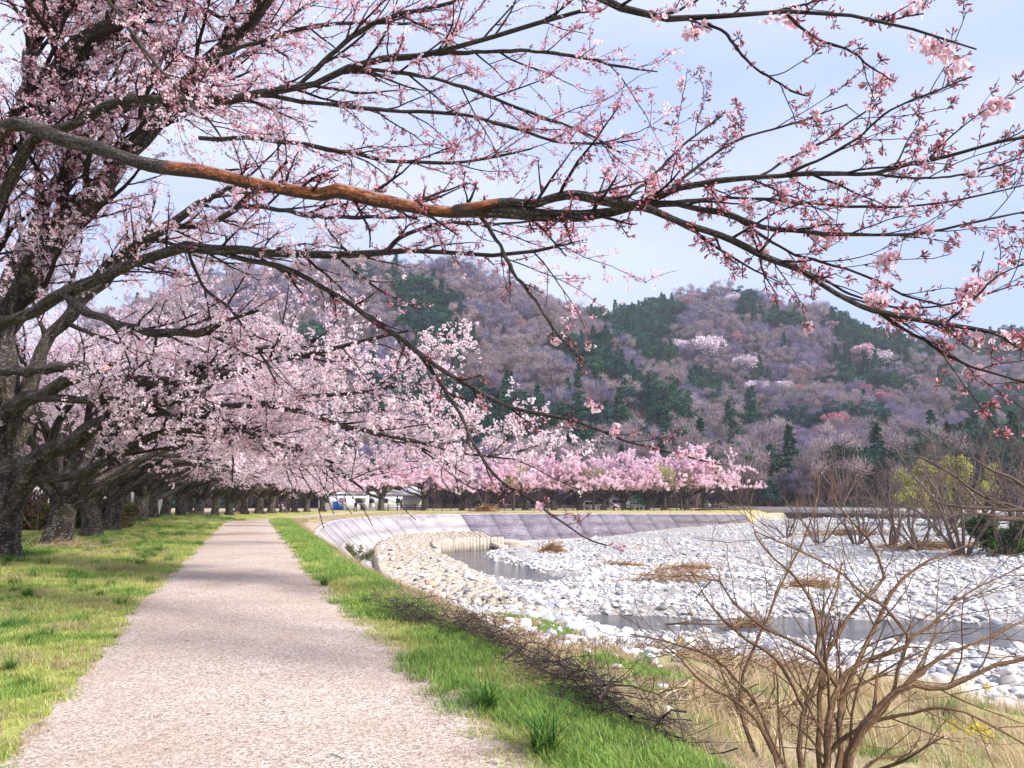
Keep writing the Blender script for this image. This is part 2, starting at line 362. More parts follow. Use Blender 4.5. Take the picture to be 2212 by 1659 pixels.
def concrete(name, a, b, sc_=1.0):
    m = M[name] = mat(name, rough=0.9, spec=0.15); t = NT(m); p = t.pos()
    n1 = t.noise(t.map(p, (0.5, 0.5, 1.6)), 1.0*sc_, 6, 0.65); n2 = t.noise(p, 12*sc_, 5, 0.7)
    c = t.mix(t.ramp(n1, (0.3, 0.0), (0.7, 1.0)), a, b)
    h = t.n('ShaderNodeHueSaturation', {'Color': c}); t.l(t.math('ADD', t.math('MULTIPLY', t.rnd(), 0.24), 0.88), h.inputs['Value']); c = h.outputs[0]
    c = t.mix(t.math('MULTIPLY', t.ramp(t.noise(t.map(p, (1, 1, 0.25)), 2.2, 5, 0.7), (0.52, 0.0), (0.72, 1.0)), 0.45), c, tuple(0.6*x for x in a))
    c = t.mix(t.math('MULTIPLY', t.ramp(n2, (0.56, 0.0), (0.7, 1.0)), 0.35), c, tuple(0.55*x for x in a)); t.base(c); t.bump(n2, 0.5, 0.03)
    return m
concrete('concrete_pale', S('98918f'), S('bdb6b2')); concrete('concrete_dark', S('5c555b'), S('837b81')); concrete('concrete_mid', S('8f888d'), S('b3acb0')); concrete('concrete_block', S('9a8d7e'), S('c2b6a8'), 2.0)
m = M['masonry'] = concrete('masonry', S('5e575f'), S('8a828b')); t = NT(m)
old = t.b.inputs['Base Color'].links[0].from_socket
uvc = t.attr('bark').outputs['Vector']
br = t.n('ShaderNodeTexBrick', {'Vector': uvc, 'Scale': 1.0, 'Brick Width': 0.75, 'Row Height': 0.42, 'Mortar Size': 0.05, 'Color1': (1, 1, 1, 1), 'Color2': (0.72, 0.72, 0.75, 1), 'Mortar': (1.3, 1.25, 1.25, 1)})
t.base(t.mix(0.75, old, br.outputs[0], 'MULTIPLY'))

m = M['stone'] = mat('stone', rough=0.8, spec=0.25); t = NT(m); r = t.rnd()
c = t.ramp(r, (0.0, S('7d7f88')), (0.12, S('a9abb4')), (0.3, S('d2d2d8')), (0.52, S('e0dcd6')), (0.7, S('c9bdae')), (0.86, S('dcd8d8')), (0.94, S('8a8684')), (1.0, S('6f6a6a')))
n2 = t.noise(t.objc(), 3.0, 5, 0.65); c = t.mix(t.math('MULTIPLY', t.ramp(n2, (0.45, 0.0), (0.75, 1.0)), 0.35), c, S('8f8a88')); t.base(c); t.bump(n2, 0.3, 0.05)
M['stone_orange'] = mat('stone_orange', S('c4a080')); M['stone_dark'] = mat('stone_dark', S('5f616c'))
m = M['water'] = mat('water', S('565a66'), rough=0.1, spec=0.5); t = NT(m); p = t.pos()
t.b.inputs['IOR'].default_value = 1.33
t.base(t.ramp(t.noise(p, 0.5, 4), (0.35, S('4d4f58')), (0.65, S('6d6862'))))
t.bump(t.math('ADD', t.noise(t.map(p, (1, 2.2, 1)), 3.0, 4, 0.6), t.math('MULTIPLY', t.noise(t.map(p, (1, 2, 1)), 7, 4, 0.7), 0.8)), 0.7, 0.08)
for n_, c_, r_ in (('white_paint', 'e9e9ea', 0.35), ('white_wall', 'd9dadd', 0.8), ('roof_grey', 'c5c2c0', 0.6), ('dark_wood', '2c211d', 0.8), ('black', '17171a', 0.5), ('rubber', '1b1b1d', 0.8), ('blue_plastic', '2a6fc4', 0.4),
                   ('glass', '20262c', 0.08), ('steel_rail', 'bdb6b4', 0.5), ('girder', '3c3036', 0.6), ('cut_wood', 'c08058', 0.7), ('bench_wood', '5a4636', 0.8), ('red_lens', '8c1a16', 0.3), ('lamp_lens', 'd8dde0', 0.15), ('tarmac', '8a8684', 0.9)):
    M[n_] = mat(n_, S(c_), r_, 0.4)

# ------------------------------------------------------------------ the lie of the land
PK = -0.335
pc = [(-0.1+PK*y+0.2*float(np.interp(y, [6.5, 12], [1, 0])), y) for y in np.arange(-14, 46, 2.0)]
pc += [(-17.0, 51), (-18.4, 56), (-19.6, 63), (-20.9, 72), (-22.2, 84), (-23.4, 98), (-23.8, 110), (-22.5, 120), (-17, 127), (-7, 130.5), (8, 133.5), (22, 137.5), (36, 142)]
PATHC = spline([(x, y, 0) for x, y in pc], 150)
HALF = 1.47
WT = spline([(-3.4, 24, -1.9), (-6.2, 32, -1.5), (-9.6, 41, -1.0), (-12.4, 50, -0.5), (-14.6, 62, -0.12), (-15.8, 75, -0.05), (-15, 87, -0.05), (-11.8, 99, -0.05), (-2, 109, -0.1), (12, 119, -0.25), (27, 129, -0.45), (41, 138, -0.6)], 120)
def nearest(poly, X, Y):
    """signed distance (right of travel positive) and index along for a polyline"""
    best = np.full(X.shape, 1e9); sd = np.zeros(X.shape); ip = np.zeros(X.shape)
    for i in range(len(poly)-1):
        a, b = poly[i, :2], poly[i+1, :2]; d = b-a; l2 = d@d
        t = ((X-a[0])*d[0]+(Y-a[1])*d[1])/l2
        tc_ = np.clip(t, 0, 1); dx = X-(a[0]+tc_*d[0]); dy = Y-(a[1]+tc_*d[1]); q = dx*dx+dy*dy
        m_ = q < best; best = np.where(m_, q, best); s = np.sign(d[1]*(X-a[0])-d[0]*(Y-a[1]))
        sd = np.where(m_, s*np.sqrt(q), sd); ip = np.where(m_, i+tc_, ip)
    return sd, ip
def z_path(yc): return np.interp(yc, [0, 10, 20, 30, 40, 46, 52, 60, 75, 130, 145], [0, .02, .1, .2, .33, .39, .34, .16, .06, 0, -.2])
def z_left(yc): return np.interp(yc, [0, 16, 24, 30, 34, 38, 43, 50, 70, 100, 130], [.02, .05, .22, .27, .33, .45, .52, .53, .45, .3, .1])
WATER = -4.15
def poly_world(pts, z=WATER): return np.array([onz(u, v, z)[:2] for u, v in pts])
POOLS = [poly_world([(905, 1192), (960, 1176), (1040, 1164), (1130, 1158), (1165, 1166), (1120, 1180), (1060, 1192), (1050, 1208), (1120, 1222), (1215, 1252), (1190, 1263), (1110, 1258), (1020, 1235), (960, 1218), (915, 1206)]),
         poly_world([(1150, 1340), (1250, 1328), (1400, 1330), (1560, 1336), (1680, 1330), (1850, 1342), (2100, 1345), (2350, 1350), (2420, 1410), (2212, 1412), (2000, 1398), (1850, 1395), (1700, 1380), (1560, 1376), (1420, 1366), (1300, 1358), (1200, 1352)])]
chan = spline([(-4.2, 38, 0), (-6.6, 45, 0), (-8.0, 50, 0), (-10.2, 57, 0), (-11.4, 61.5, 0)], 20)
def sdpoly(poly, X, Y):
    d = np.full(X.shape, 1e9); ins = np.zeros(X.shape, bool); n = len(poly)
    for i in range(n):
        a, b = poly[i], poly[(i+1) % n]; e = b-a
        t = np.clip(((X-a[0])*e[0]+(Y-a[1])*e[1])/(e@e), 0, 1); d = np.minimum(d, np.hypot(X-a[0]-t*e[0], Y-a[1]-t*e[1]))
        c = ((a[1] > Y) != (b[1] > Y)) & (X < (b[0]-a[0])*(Y-a[1])/(b[1]-a[1]+1e-12)+a[0]); ins ^= c
    return np.where(ins, -d, d)
def z_bed(X, Y):
    z = -3.9+1.7*ss(70, 150, Y)*ss(0, 30, X)+0.9*ss(25, 60, X)*ss(45, 90, Y)+0.22*fbm(X/7, Y/7, 3)
    z = np.where(Y < 42, np.maximum(z, -3.98+0.1*fbm(X/3, Y/3, 2)), z)
    for p_ in POOLS:
        near = (X > p_[:, 0].min()-6) & (X < p_[:, 0].max()+6) & (Y > p_[:, 1].min()-6) & (Y < p_[:, 1].max()+6)
        if near.any():
            s = sdpoly(p_, X[near], Y[near])+0.5*fbm(X[near]/2.5, Y[near]/2.5, 2); s = s+0.8*fbm(X[near]/1.3+3, Y[near]/1.3, 2); z[near] = np.minimum(z[near], -4.5+0.75*ss(-1.2, 1.6, s)+np.where(s > 1.6, 9, 0))
    cd = np.abs(nearest(chan, X, Y)[0]); z = np.where(cd < 1.6, -4.6, z)
    return z
def land(X, Y):
    X = np.asarray(X, float); Y = np.asarray(Y, float)
    sd, ip = nearest(PATHC, X, Y); yc = np.interp(ip, np.arange(len(PATHC)), PATHC[:, 1])
    q = sd-HALF; ql = -sd-HALF; zp = z_path(yc)
    zl = zp+(z_left(yc)-zp)*ss(0, 4, ql)+0.05*fbm(X/1.7, Y/1.7, 3)*ss(0.2, 1.5, ql)
    kq = ss(12, 22, yc); steep = np.interp(q, [0, .8, 1.2, 2.5, 4.2, 5.4, 9, 12.5, 16], [0, -.02, -.15, -1.15, -2.45, -3.0, -3.4, -3.95, -4.6])
    near = zp+kq*steep+(1-kq)*np.interp(q, [0, 1.05, 1.9, 2.6, 4, 8.5, 13, 19.5, 25], [0, -.03, -.3, -.74, -1.1, -1.65, -2.6, -3.9, -4.6])+0.16*fbm(X/2.2, Y/2.2, 3)*ss(0.6, 2.4, q)
    dw, iw = nearest(WT, X, Y); ztop = np.interp(iw, np.arange(len(WT)), WT[:, 2])
    up = zp+(ztop-zp)*ss(0.8, 1.0, np.clip(q/np.maximum(q-dw, 0.3), 0, 1))*1.0
    up = np.where(q > 0.8, zp+(ztop-zp)*np.clip((q-0.8)/np.maximum(q-dw-0.8, 0.3), 0, 1), zp)+0.06*fbm(X/1.5, Y/1.5, 3)*ss(0.3, 1.5, q)
    bed = z_bed(X, Y)
    far = np.where(dw > 0, np.maximum(ztop-dw*1.0-0.22, bed), up)
    k = ss(31, 39, yc); zr = np.maximum(near, bed)*(1-k)+far*k
    z = np.where(sd > 0, np.where(q > 0, zr, zp), np.where(ql > 0, zl, zp))
    z = np.where((X > 44) & (sd > 0), np.maximum(bed, 0), z) if False else z
    rise = ss(70, 105, X-0.12*Y)*ss(20, 60, Y+X*0.4); z = np.where(sd > 0, z*(1-rise)+(-0.6)*rise, z)
    return z
def land1(x, y): return float(land(np.array([x]), np.array([y]))[0])

def axis(lo, hi, f0, f1, step, grow):
    a = list(np.arange(f0, f1, step)); s = step; x = a[-1]
    while x < hi: s *= grow; x += s; a.append(x)
    s = step; x = f0; b = []
    while x > lo: s *= grow; x -= s; b.append(x)
    return np.array(b[::-1]+a)
ax_x = np.concatenate([axis(-1800, -23.9, -24.5, -24, 0.5, 1.09)[:-1], np.arange(-24, 22, 0.4), axis(22, 1800, 22, 52, 0.8, 1.09)]); ax_x = np.unique(np.round(ax_x[(ax_x < -23.9) | (ax_x >= -24)], 3))
ax_y = np.concatenate([axis(-60, -2.1, -3, -2, 0.5, 1.2)[:-1], np.arange(-2, 46, 0.4), np.arange(46, 145, 0.7), axis(145, 2400, 145, 150, 0.8, 1.09)]); ax_y = np.unique(np.round(ax_y, 3))
GX, GY = np.meshgrid(ax_x, ax_y)
GZ = land(GX.ravel(), GY.ravel()).reshape(GX.shape)
sdp, ipp = nearest(PATHC, GX.ravel(), GY.ravel()); ycg = np.interp(ipp, np.arange(len(PATHC)), PATHC[:, 1])
q = (sdp-HALF); ql = -sdp-HALF; dw, _ = nearest(WT, GX.ravel(), GY.ravel())
fx, fy = GX.ravel(), GY.ravel(); nz = fbm(fx/2.5, fy/2.5, 4); fz = GZ.ravel()
dry = np.clip(ss(0.9, 2.0, q+0.5*nz)*np.where(ycg < 40, 1, ss(1.0, 1.8, q)), 0, 1)
dry = np.where((q > -0.3) & (q < 0.45+0.3*nz) & (ycg < 60), 0.8, dry); dry = np.where((ycg > 84) & (q > 0), 0.75, dry); dry = np.where(ql > 9, 0.9, np.where(ql > 0, 0.25*ss(0.1, 0.6, nz), dry))
gvl = np.where((fz < -3.2-0.25*nz) & (q > 2), 1.0, 0.0); gvl = np.where((fx > 30) & (q > 20) & (fz < -1.0), 1.0, gvl)
gvl = np.where((dw > 2.5) & (fy > 45) & (fx < 95), 1.0, gvl); gvl = np.where((fx > 95+10*nz) & (fy < 400), 0.2, gvl)
dry = np.where((q > 1.6) & (ycg < 26), np.clip(dry*(0.62+1.1*fbm(fx/1.1+5, fy/1.1, 3)*-1.0), 0.15, 1), dry); under = np.abs(sdp) < HALF-0.25
GZ = (fz-np.where(under, 0.03, 0)).reshape(GX.shape)
ny, nx = GX.shape; ii = np.arange(ny-1)[:, None]*nx+np.arange(nx-1)[None]
Fg = np.stack([ii, ii+1, ii+nx+1, ii+nx], -1).reshape(-1, 4)
ground = obj('ground', mesh('ground', np.stack([fx, fy, GZ.ravel()], 1), Fg, np.stack([1-dry, dry, gvl], 1), smooth=True), M['ground'], kind='structure')
ground['label'] = 'grassy river bank and riverbed ground'

# path: a strip a few millimetres proud, with ragged edges
PD = spline([(x, y, 0) for x, y in PATHC[:, :2]], 1600); tn = unit(np.gradient(PD[:, :2], axis=0)); nr = np.stack([tn[:, 1], -tn[:, 0]], 1)
cols = np.linspace(-1, 1, 13); s_ = np.arange(1600)
V = []; C = []
for j, c_ in enumerate(cols):
    hw = (HALF+(0.16 if c_ > 0 else 0)*abs(c_)**4)*c_+(0.12*fbm(PD[:, 1]/0.35, PD[:, 0]*0+c_*3, 3)+0.06*fbm(PD[:, 1]/3, PD[:, 0]*0+c_, 2))*abs(c_)**6
    x = PD[:, 0]+nr[:, 0]*hw; y = PD[:, 1]+nr[:, 1]*hw
    V.append(np.stack([x, y, z_path(PD[:, 1])+0.012+0.02*(1-c_*c_)-0.012*abs(c_)**8], 1))
    e = max(0, (c_-0.3)/0.7); C.append(np.tile([e*0.8+0.12*max(0, -c_-0.6)/0.4, max(0, (c_-0.6)/0.4)*0.6+0.5*max(0, (-c_-0.8)/0.2), 0], (1600, 1)))
V = np.stack(V, 1).reshape(-1, 3); C = np.stack(C, 1).reshape(-1, 3); k = len(cols)
ii = np.arange(1599)[:, None]*k+np.arange(k-1)[None]
path = obj('path', mesh('path', V, np.stack([ii, ii+1, ii+k+1, ii+k], -1).reshape(-1, 4), C, smooth=True), M['path'], kind='structure'); path['label'] = 'pale gravel path curving along the river bank'

# water: one level sheet, the bed rises through it
wx = np.linspace(-14, 75, 60); wy = np.linspace(18, 160, 80); A, B = np.meshgrid(wx, wy)
ii = np.arange(79)[:, None]*60+np.arange(59)[None]
water = obj('water', mesh('water', np.stack([A.ravel(), B.ravel(), np.full(A.size, WATER)], 1), np.stack([ii, ii+1, ii+61, ii+60], -1).reshape(-1, 4)), M['water'], kind='structure'); water['label'] = 'shallow grey river water'

# ------------------------------------------------------------------ concrete revetment: sloping wall of slabs
wall = thing('revetment_wall', 'long curved concrete river wall sloping down from the path bank', 'river wall')
WD = spline(WT, 400); wl = np.zeros(400); wl[1:] = np.cumsum(np.linalg.norm(np.diff(WD[:, :2], axis=0), axis=1)); LW = wl[-1]
def wall_at(s):
    p = np.stack([np.interp(s, wl, WD[:, k]) for k in range(3)], -1)
    t_ = np.stack([np.interp(s+0.5, wl, WD[:, k])-np.interp(s-0.5, wl, WD[:, k]) for k in range(2)], -1); t_ = unit(t_)
    return p, np.stack([t_[..., 1], -t_[..., 0], 0*t_[..., 0]], -1)
def slab(s0, s1, h0, h1, th=0.14, lift=0.0, seg=4, gap=0.012):
    """a slab between arc lengths s0..s1 and slope distances h0..h1 down the 45 degree face"""
    s = np.linspace(s0+gap, s1-gap, seg+1); p, n_ = wall_at(s); dn = unit(n_+np.array([0, 0, -1.0])); o_ = unit(n_+np.array([0, 0, 1.0]))
    rows = [p+dn*(h0+gap)+o_*(lift), p+dn*(h1-gap)+o_*(lift), p+dn*(h1-gap)+o_*(lift-th), p+dn*(h0+gap)+o_*(lift-th)]
    V = np.concatenate(rows); n = seg+1; i = np.arange(seg); Fq = []
    for a, b in ((0, 1), (1, 2), (2, 3), (3, 0)): Fq.append(np.stack([a*n+i, b*n+i, b*n+i+1, a*n+i+1], 1))
    Fq.append(np.array([[0, 3*n, 2*n, n], [seg, n+seg, 2*n+seg, 3*n+seg]]))
    u = np.concatenate([np.stack([s, np.full(n, h), 0*s], 1) for h in (h0, h1, h1, h0)])
    return mesh('slab', V, np.concatenate(Fq), vec=u)
s = 0.0; k = 0
while s < LW-1:
    s1 = min(s+5.0, LW); p, _ = wall_at(np.array([(s+s1)/2])); p = p[0]; depth = (p[2]+4.35)*1.414
    masonry_ = p[0] > -6 and p[1] > 95
    rows = 3
    for r in range(rows):
        h0, h1 = depth*r/rows, depth*(r+1)/rows
        mm = M['masonry'] if (masonry_ and p[0] < 17) else (M['concrete_dark'] if p[0] > -6 and p[1] > 95 else M['concrete_pale'])
        if mm is M['concrete_pale'] and r == 0 and p[1] > 58: mm = M['concrete_mid']
        obj('slab', slab(s, s1, h0, h1, lift=rng.uniform(0, 0.015)), mm, wall)
    s = s1; k += 1
for s in np.arange(LW*0.0, LW-4, 10.0):                # kerb along the crown
    p, n_ = wall_at(np.linspace(s+0.03, min(s+9.97, LW), 6)); V = np.concatenate([p+n_*a+np.array([0, 0, b]) for a, b in ((-0.35, 0.06), (0.02, 0.06), (0.02, -0.25), (-0.35, -0.25))])
    i = np.arange(5); Fq = np.concatenate([np.stack([a*6+i, b*6+i, b*6+i+1, a*6+i+1], 1) for a, b in ((0, 1), (1, 2), (2, 3), (3, 0))]+[np.array([[0, 18, 12, 6], [5, 11, 17, 23]])])
    obj('coping', mesh('coping', V, Fq), M['concrete_pale'], wall)
for s in np.arange(LW*0.62, LW-2, 8.0):                # pale footing that shows above the water
    p, n_ = wall_at(np.linspace(s+0.03, min(s+7.97, LW), 6)); dpt = (p[:, 2:3]+3.75)
    V = np.concatenate([p*np.array([1, 1, 0])+n_*(dpt+a)+np.array([0, 0, b]) for a, b in ((-0.3, -3.55), (0.9, -3.6), (0.95, -4.4), (-0.3, -4.4))])
    i = np.arange(5); Fq = np.concatenate([np.stack([a*6+i, b*6+i, b*6+i+1, a*6+i+1], 1) for a, b in ((0, 1), (1, 2), (2, 3), (3, 0))]+[np.array([[0, 18, 12, 6], [5, 11, 17, 23]])])
    obj('footing', mesh('footing', V, Fq), M['concrete_pale'], wall)

# ------------------------------------------------------------------ mat of concrete blocks at the wall's foot
INN = spline([(-4.6, 39, -3.75), (-5.6, 43, -3.7), (-7.6, 50, -3.6), (-10.2, 61, -3.3), (-12.2, 70, -2.75), (-13.1, 80, -2.35), (-12.2, 90, -2.2), (-8.6, 98.5, -2.2), (-3.5, 103, -2.3)], 300)
OUT = spline([(2.0, 40, -3.9), (0.2, 45, -3.85), (-1.9, 55, -3.7), (-4.2, 65, -3.45), (-7.2, 75, -3.1), (-8.6, 83, -2.95), (-8.2, 89, -2.9), (-5.6, 93.5, -2.9), (-1.5, 96.5, -3.0)], 300)
mat_t = thing('block_mat', 'curved terrace of pale concrete blocks in rows below the river wall', 'block terrace')
bm_ = MB()
hexa = np.array([[math.cos(a), math.sin(a)] for a in (np.arange(6)+0.5)*PI/3])
def block_mesh(seed):
    g = np.random.default_rng(seed); V = np.concatenate([np.c_[hexa*0.33*g.uniform(.95, 1.05, (6, 1)), np.full(6, -0.7)], np.c_[hexa*0.32, np.full(6, 0.06)], np.c_[hexa*0.25, np.full(6, 0.16)], [[0, 0, 0.17]]])
    i = np.arange(6); j = (i+1) % 6
    return V, np.concatenate([np.stack([a*6+i, a*6+j, a*6+6+j, a*6+6+i], 1) for a in (0, 1)]), np.stack([12+i, 12+j, np.full(6, 18)], 1)
bms = []
for sd_ in range(4):
    V, f4, f3 = block_mesh(sd_); bms.append(mesh('block', V, [f4, f3]))
blocks = []
il = np.zeros(300); il[1:] = np.cumsum(np.linalg.norm(np.diff((INN+OUT)[:, :2]/2, axis=0), axis=1))
n_al = int(il[-1]/0.74)
for a_ in range(n_al):
    f = np.interp((a_+0.5)*0.74, il, np.arange(300)); pi_ = np.array([np.interp(f, np.arange(300), INN[:, k]) for k in range(3)]); po = np.array([np.interp(f, np.arange(300), OUT[:, k]) for k in range(3)])
    wdt = np.linalg.norm((po-pi_)[:2]); nb = max(4, int(round(wdt/0.74)))
    for b_ in range(nb):
        v = (b_+0.5+(0.25 if a_ % 2 else -0.25))/nb; p = pi_*(1-v)+po*v
        if p[1] < 46 and rng.random() < 0.25: continue
        blocks.append((*p[:2], p[2]+rng.uniform(-0.07, 0.05), rng.uniform(-0.12, 0.12)+math.atan2((po-pi_)[1], (po-pi_)[0])))
blocks.sort(key=lambda b: b[0]**2+b[1]**2)
for n_, b in enumerate(blocks):
    if n_ < 300:
        obj('block', bms[n_ % 4], M['concrete_block'], mat_t, loc=b[:3], rot=(rng.uniform(-.06, .06), rng.uniform(-.06, .06), b[3]))
rest = blocks[300:]; V, f4, f3 = block_mesh(9); c_ = np.cos([b[3] for b in rest]); s_ = np.sin([b[3] for b in rest])
if rest:
    Mx = np.zeros((len(rest), 3, 3)); Mx[:, 0, 0] = c_; Mx[:, 0, 1] = -s_; Mx[:, 1, 0] = s_; Mx[:, 1, 1] = c_; Mx[:, 2, 2] = 1
    P_ = np.array([b[:3] for b in rest]); Va, Fa, _ = stamp(V, f4, V*0, P_, Mx, np.ones(len(rest))); _, Fb, _ = stamp(V, f3, V*0, P_, Mx, np.ones(len(rest)))
    obj('block', mesh('block_rest', Va, [Fa, Fb]), M['concrete_block'], mat_t, kind='stuff')
# bedding under the blocks
V = np.concatenate([INN+[0, 0, -0.12], OUT+[0, 0, -0.12], OUT*[1, 1, 0]+[0, 0, -4.9], INN*[1, 1, 0]+[0, 0, -4.9]]); i = np.arange(299)
obj('bedding', mesh('bedding', V, np.concatenate([np.stack([a*300+i, b*300+i, b*300+i+1, a*300+i+1], 1) for a, b in ((0, 1), (1, 2), (3, 0))]+[np.array([[0, 900, 600, 300], [299, 599, 899, 1199]])])), M['concrete_dark'], mat_t)
# upright piles along the outer edge of the terrace and the low ones beside the channel
pil = thing('pile_row', 'curved row of upright concrete piles standing at the pool edge', 'pile row')
ol = np.zeros(300); ol[1:] = np.cumsum(np.linalg.norm(np.diff(OUT[:, :2], axis=0), axis=1))
pm = mesh('pile', *(lambda b: (np.concatenate(b.V), [np.concatenate(b.F4)]))(MB().box((0, 0, 0), (0.3, 0.42, 1.9))))
for s in np.arange(np.interp(75, OUT[:, 1], ol), ol[-1], 0.5):
    p = np.array([np.interp(s, ol, OUT[:, k]) for k in range(3)]); d = np.array([np.interp(s+.3, ol, OUT[:, k])-np.interp(s-.3, ol, OUT[:, k]) for k in range(2)])
    obj('pile', pm, M['concrete_block'], pil, loc=(p[0]+0.25, p[1]-0.1, p[2]-0.62+rng.uniform(-.04, .1)), rot=(rng.uniform(-.05, .05), 0, math.atan2(d[1], d[0])-PI/2))
pil2 = thing('channel_kerb', 'low row of small upright concrete piles beside the narrow channel', 'pile row')
pm2 = mesh('pile', *(lambda b: (np.concatenate(b.V), [np.concatenate(b.F4)]))(MB().box((0, 0, 0), (0.22, 0.38, 1.1))))
ilI = np.zeros(300); ilI[1:] = np.cumsum(np.linalg.norm(np.diff(INN[:, :2], axis=0), axis=1))
for s in np.arange(0.3, np.interp(61, INN[:, 1], ilI), 0.45):
    p = np.array([np.interp(s, ilI, INN[:, k]) for k in range(3)]); d = np.array([np.interp(s+.3, ilI, INN[:, k])-np.interp(s-.3, ilI, INN[:, k]) for k in range(2)])
    obj('pile', pm2, M['concrete_block'], pil2, loc=(p[0]-0.1, p[1], p[2]-0.35+rng.uniform(-.03, .06)), rot=(0, 0, math.atan2(d[1], d[0])-PI/2))
for i_, (x, y, z_, rz, tl, lab) in enumerate(((-0.2, 98.5, -3.35, 0.5, 0.15, 'broken concrete slab tilted at the end of the pile row'), (1.0, 96.5, -3.75, 0.2, -0.1, 'lower broken concrete slab lying at the pool edge'), (-1.4, 95.6, -3.7, 0.9, 0.2, 'small broken slab propped against the last piles'))):
    b = MB().box((0, 0, 0), (3.4-i_*0.6, 1.5, 0.45)); me = b.mesh('broken_slab'); o = obj('broken_slab', me, M['concrete_block'], None, lab, 'concrete slab', 'broken slabs at the pool edge', loc=(x, y, z_), rot=(tl, tl*0.6, rz))
    bv = o.modifiers.new('b', 'BEVEL'); bv.width = 0.06

# ------------------------------------------------------------------ post and rail fence along the far bank
FEN = spline([(-20.5, 129.5, 0), (-15, 131.8, 0), (-8, 134, 0), (5, 136.8, -0.05), (20, 140.5, -0.2), (35, 145, -0.45), (40.5, 147, -0.6)], 200)
fl = np.zeros(200); fl[1:] = np.cumsum(np.linalg.norm(np.diff(FEN[:, :2], axis=0), axis=1))
fen = thing('wooden_fence', 'long dark post and rail fence in front of the far cherry trees', 'fence')
pts = [np.array([np.interp(s, fl, FEN[:, k]) for k in range(3)]) for s in np.arange(0, fl[-1], 1.55)]
pts = [np.array([p[0], p[1], max(land1(p[0], p[1]), -0.7)]) for p in pts]
post = MB().box((0, 0, 0.5), (0.14, 0.14, 1.3)).mesh('post'); rail = MB().box((0, 0, 0), (1.0, 0.06, 0.11)).mesh('rail')
for i_, p in enumerate(pts):
    obj('post', post, M['dark_wood'], fen, loc=p)
    if i_+1 < len(pts):
        d = pts[i_+1]-p; m_ = (p+d/2); l = np.linalg.norm(d)-0.12
        for h in (0.55, 0.98): obj('rail', rail, M['dark_wood'], fen, loc=m_+[0, 0, h], rot=(0, -math.atan2(d[2], math.hypot(d[0], d[1])), math.atan2(d[1], d[0])), scale=(l, 1, 1))

# ------------------------------------------------------------------ footbridge over the river
br_ = thing('footbridge', 'low girder bridge with pale railing crossing the far river', 'bridge')
A_ = np.array([41.0, 149.5, -0.35]); B_ = np.array([92.0, 128, -0.75]); d = B_-A_; Lb = np.linalg.norm(d); rz = math.atan2(d[1], d[0]); cz = (A_+B_)/2; tl_ = math.atan2(d[2], math.hypot(d[0], d[1]))
def along(f, off=0, up=0): n_ = np.array([-math.sin(rz), math.cos(rz), 0]); return A_+d*f+n_*off+np.array([0, 0, up])
def bar(name, off, up, size, mt, f0=0, f1=1):
    c = along((f0+f1)/2, off, up); return obj(name, MB().box((0, 0, 0), (Lb*(f1-f0), size[0], size[1])).mesh(name), mt, br_, loc=c, rot=(0, -tl_, rz))
bar('railing_panel', -1.66, 0.62, (0.04, 0.6), M['steel_rail']); bar('deck', 0, 0, (3.4, 0.25), M['concrete_dark']); bar('girder', -1.5, -0.62, (0.3, 0.95), M['girder']); bar('girder', 1.5, -0.62, (0.3, 0.95), M['girder'])
bm = MB().box((0, 0, 0.45), (0.17, 0.06, 0.9)).mesh('baluster')
for side in (-1.6, 1.6):
    bar('handrail', side, 1.03, (0.14, 0.16), M['steel_rail']); bar('handrail', side, 0.25, (0.08, 0.1), M['steel_rail'])
    for f in np.linspace(0.005, 0.995, 170 if side < 0 else 60):
        obj('baluster', bm, M['steel_rail'], br_, loc=along(f, side, 0.125), rot=(0, 0, rz))
for f in (0.0, 0.36, 0.7, 1.0):
    obj('pier', MB().box((0, 0, -1.8), (0.9 if 0 < f < 1 else 2.2, 3.2, 3.8)).mesh('pier'), M['concrete_dark'], br_, loc=along(f, 0, -1.1+0.03), rot=(0, 0, rz))
obj('abutment_block', MB().box((0, 0, -0.5), (1.2, 1.4, 1.6)).mesh('abutment_block'), M['concrete_pale'], br_, loc=along(-0.02, -2.6, -0.2), rot=(0, 0, rz))

# ------------------------------------------------------------------ wooded hills
def rp(*l): return [at(u, v, Y) for u, v, Y in l]
RIDGES = [rp((500, 600, 560), (700, 575, 520), (850, 566, 480), (980, 580, 470), (1080, 622, 470), (1180, 660, 480), (1290, 702, 520)),
          rp((1080, 622, 470), (1200, 720, 420), (1330, 800, 370), (1440, 890, 320), (1520, 980, 270)),
          rp((850, 566, 480), (900, 700, 400), (960, 830, 330), (1050, 930, 270), (1100, 1010, 235)),
          rp((500, 600, 560), (560, 760, 420), (620, 900, 320), (700, 1000, 260)),
          rp((1270, 705, 600), (1370, 672, 590), (1440, 652, 575), (1560, 640, 560), (1650, 648, 560), (1760, 692, 570), (1800, 716, 580), (1870, 728, 610), (1960, 745, 650)),
          rp((1960, 745, 650), (2040, 738, 700), (2140, 722, 700), (2300, 730, 720), (2500, 760, 720)),
          rp((1440, 652, 575), (1420, 740, 500), (1480, 800, 440), (1560, 880, 370), (1600, 960, 310), (1640, 1020, 260)),
          rp((1650, 648, 560), (1680, 740, 490), (1640, 800, 450), (1690, 850, 400), (1740, 850, 370), (1790, 900, 320), (1820, 980, 270)),
          rp((1800, 716, 580), (1860, 790, 500), (1900, 850, 430), (1930, 890, 390), (1990, 930, 340), (2050, 985, 290)),
          rp((1870, 728, 610), (2000, 790, 540), (2120, 860, 470), (2230, 930, 400), (2330, 1000, 330)),
          rp((2140, 722, 700), (2230, 820, 580), (2350, 900, 480))]
RIDGES = [spline([(p[0], p[1], p[2]-9) for p in r], 14) for r in RIDGES]
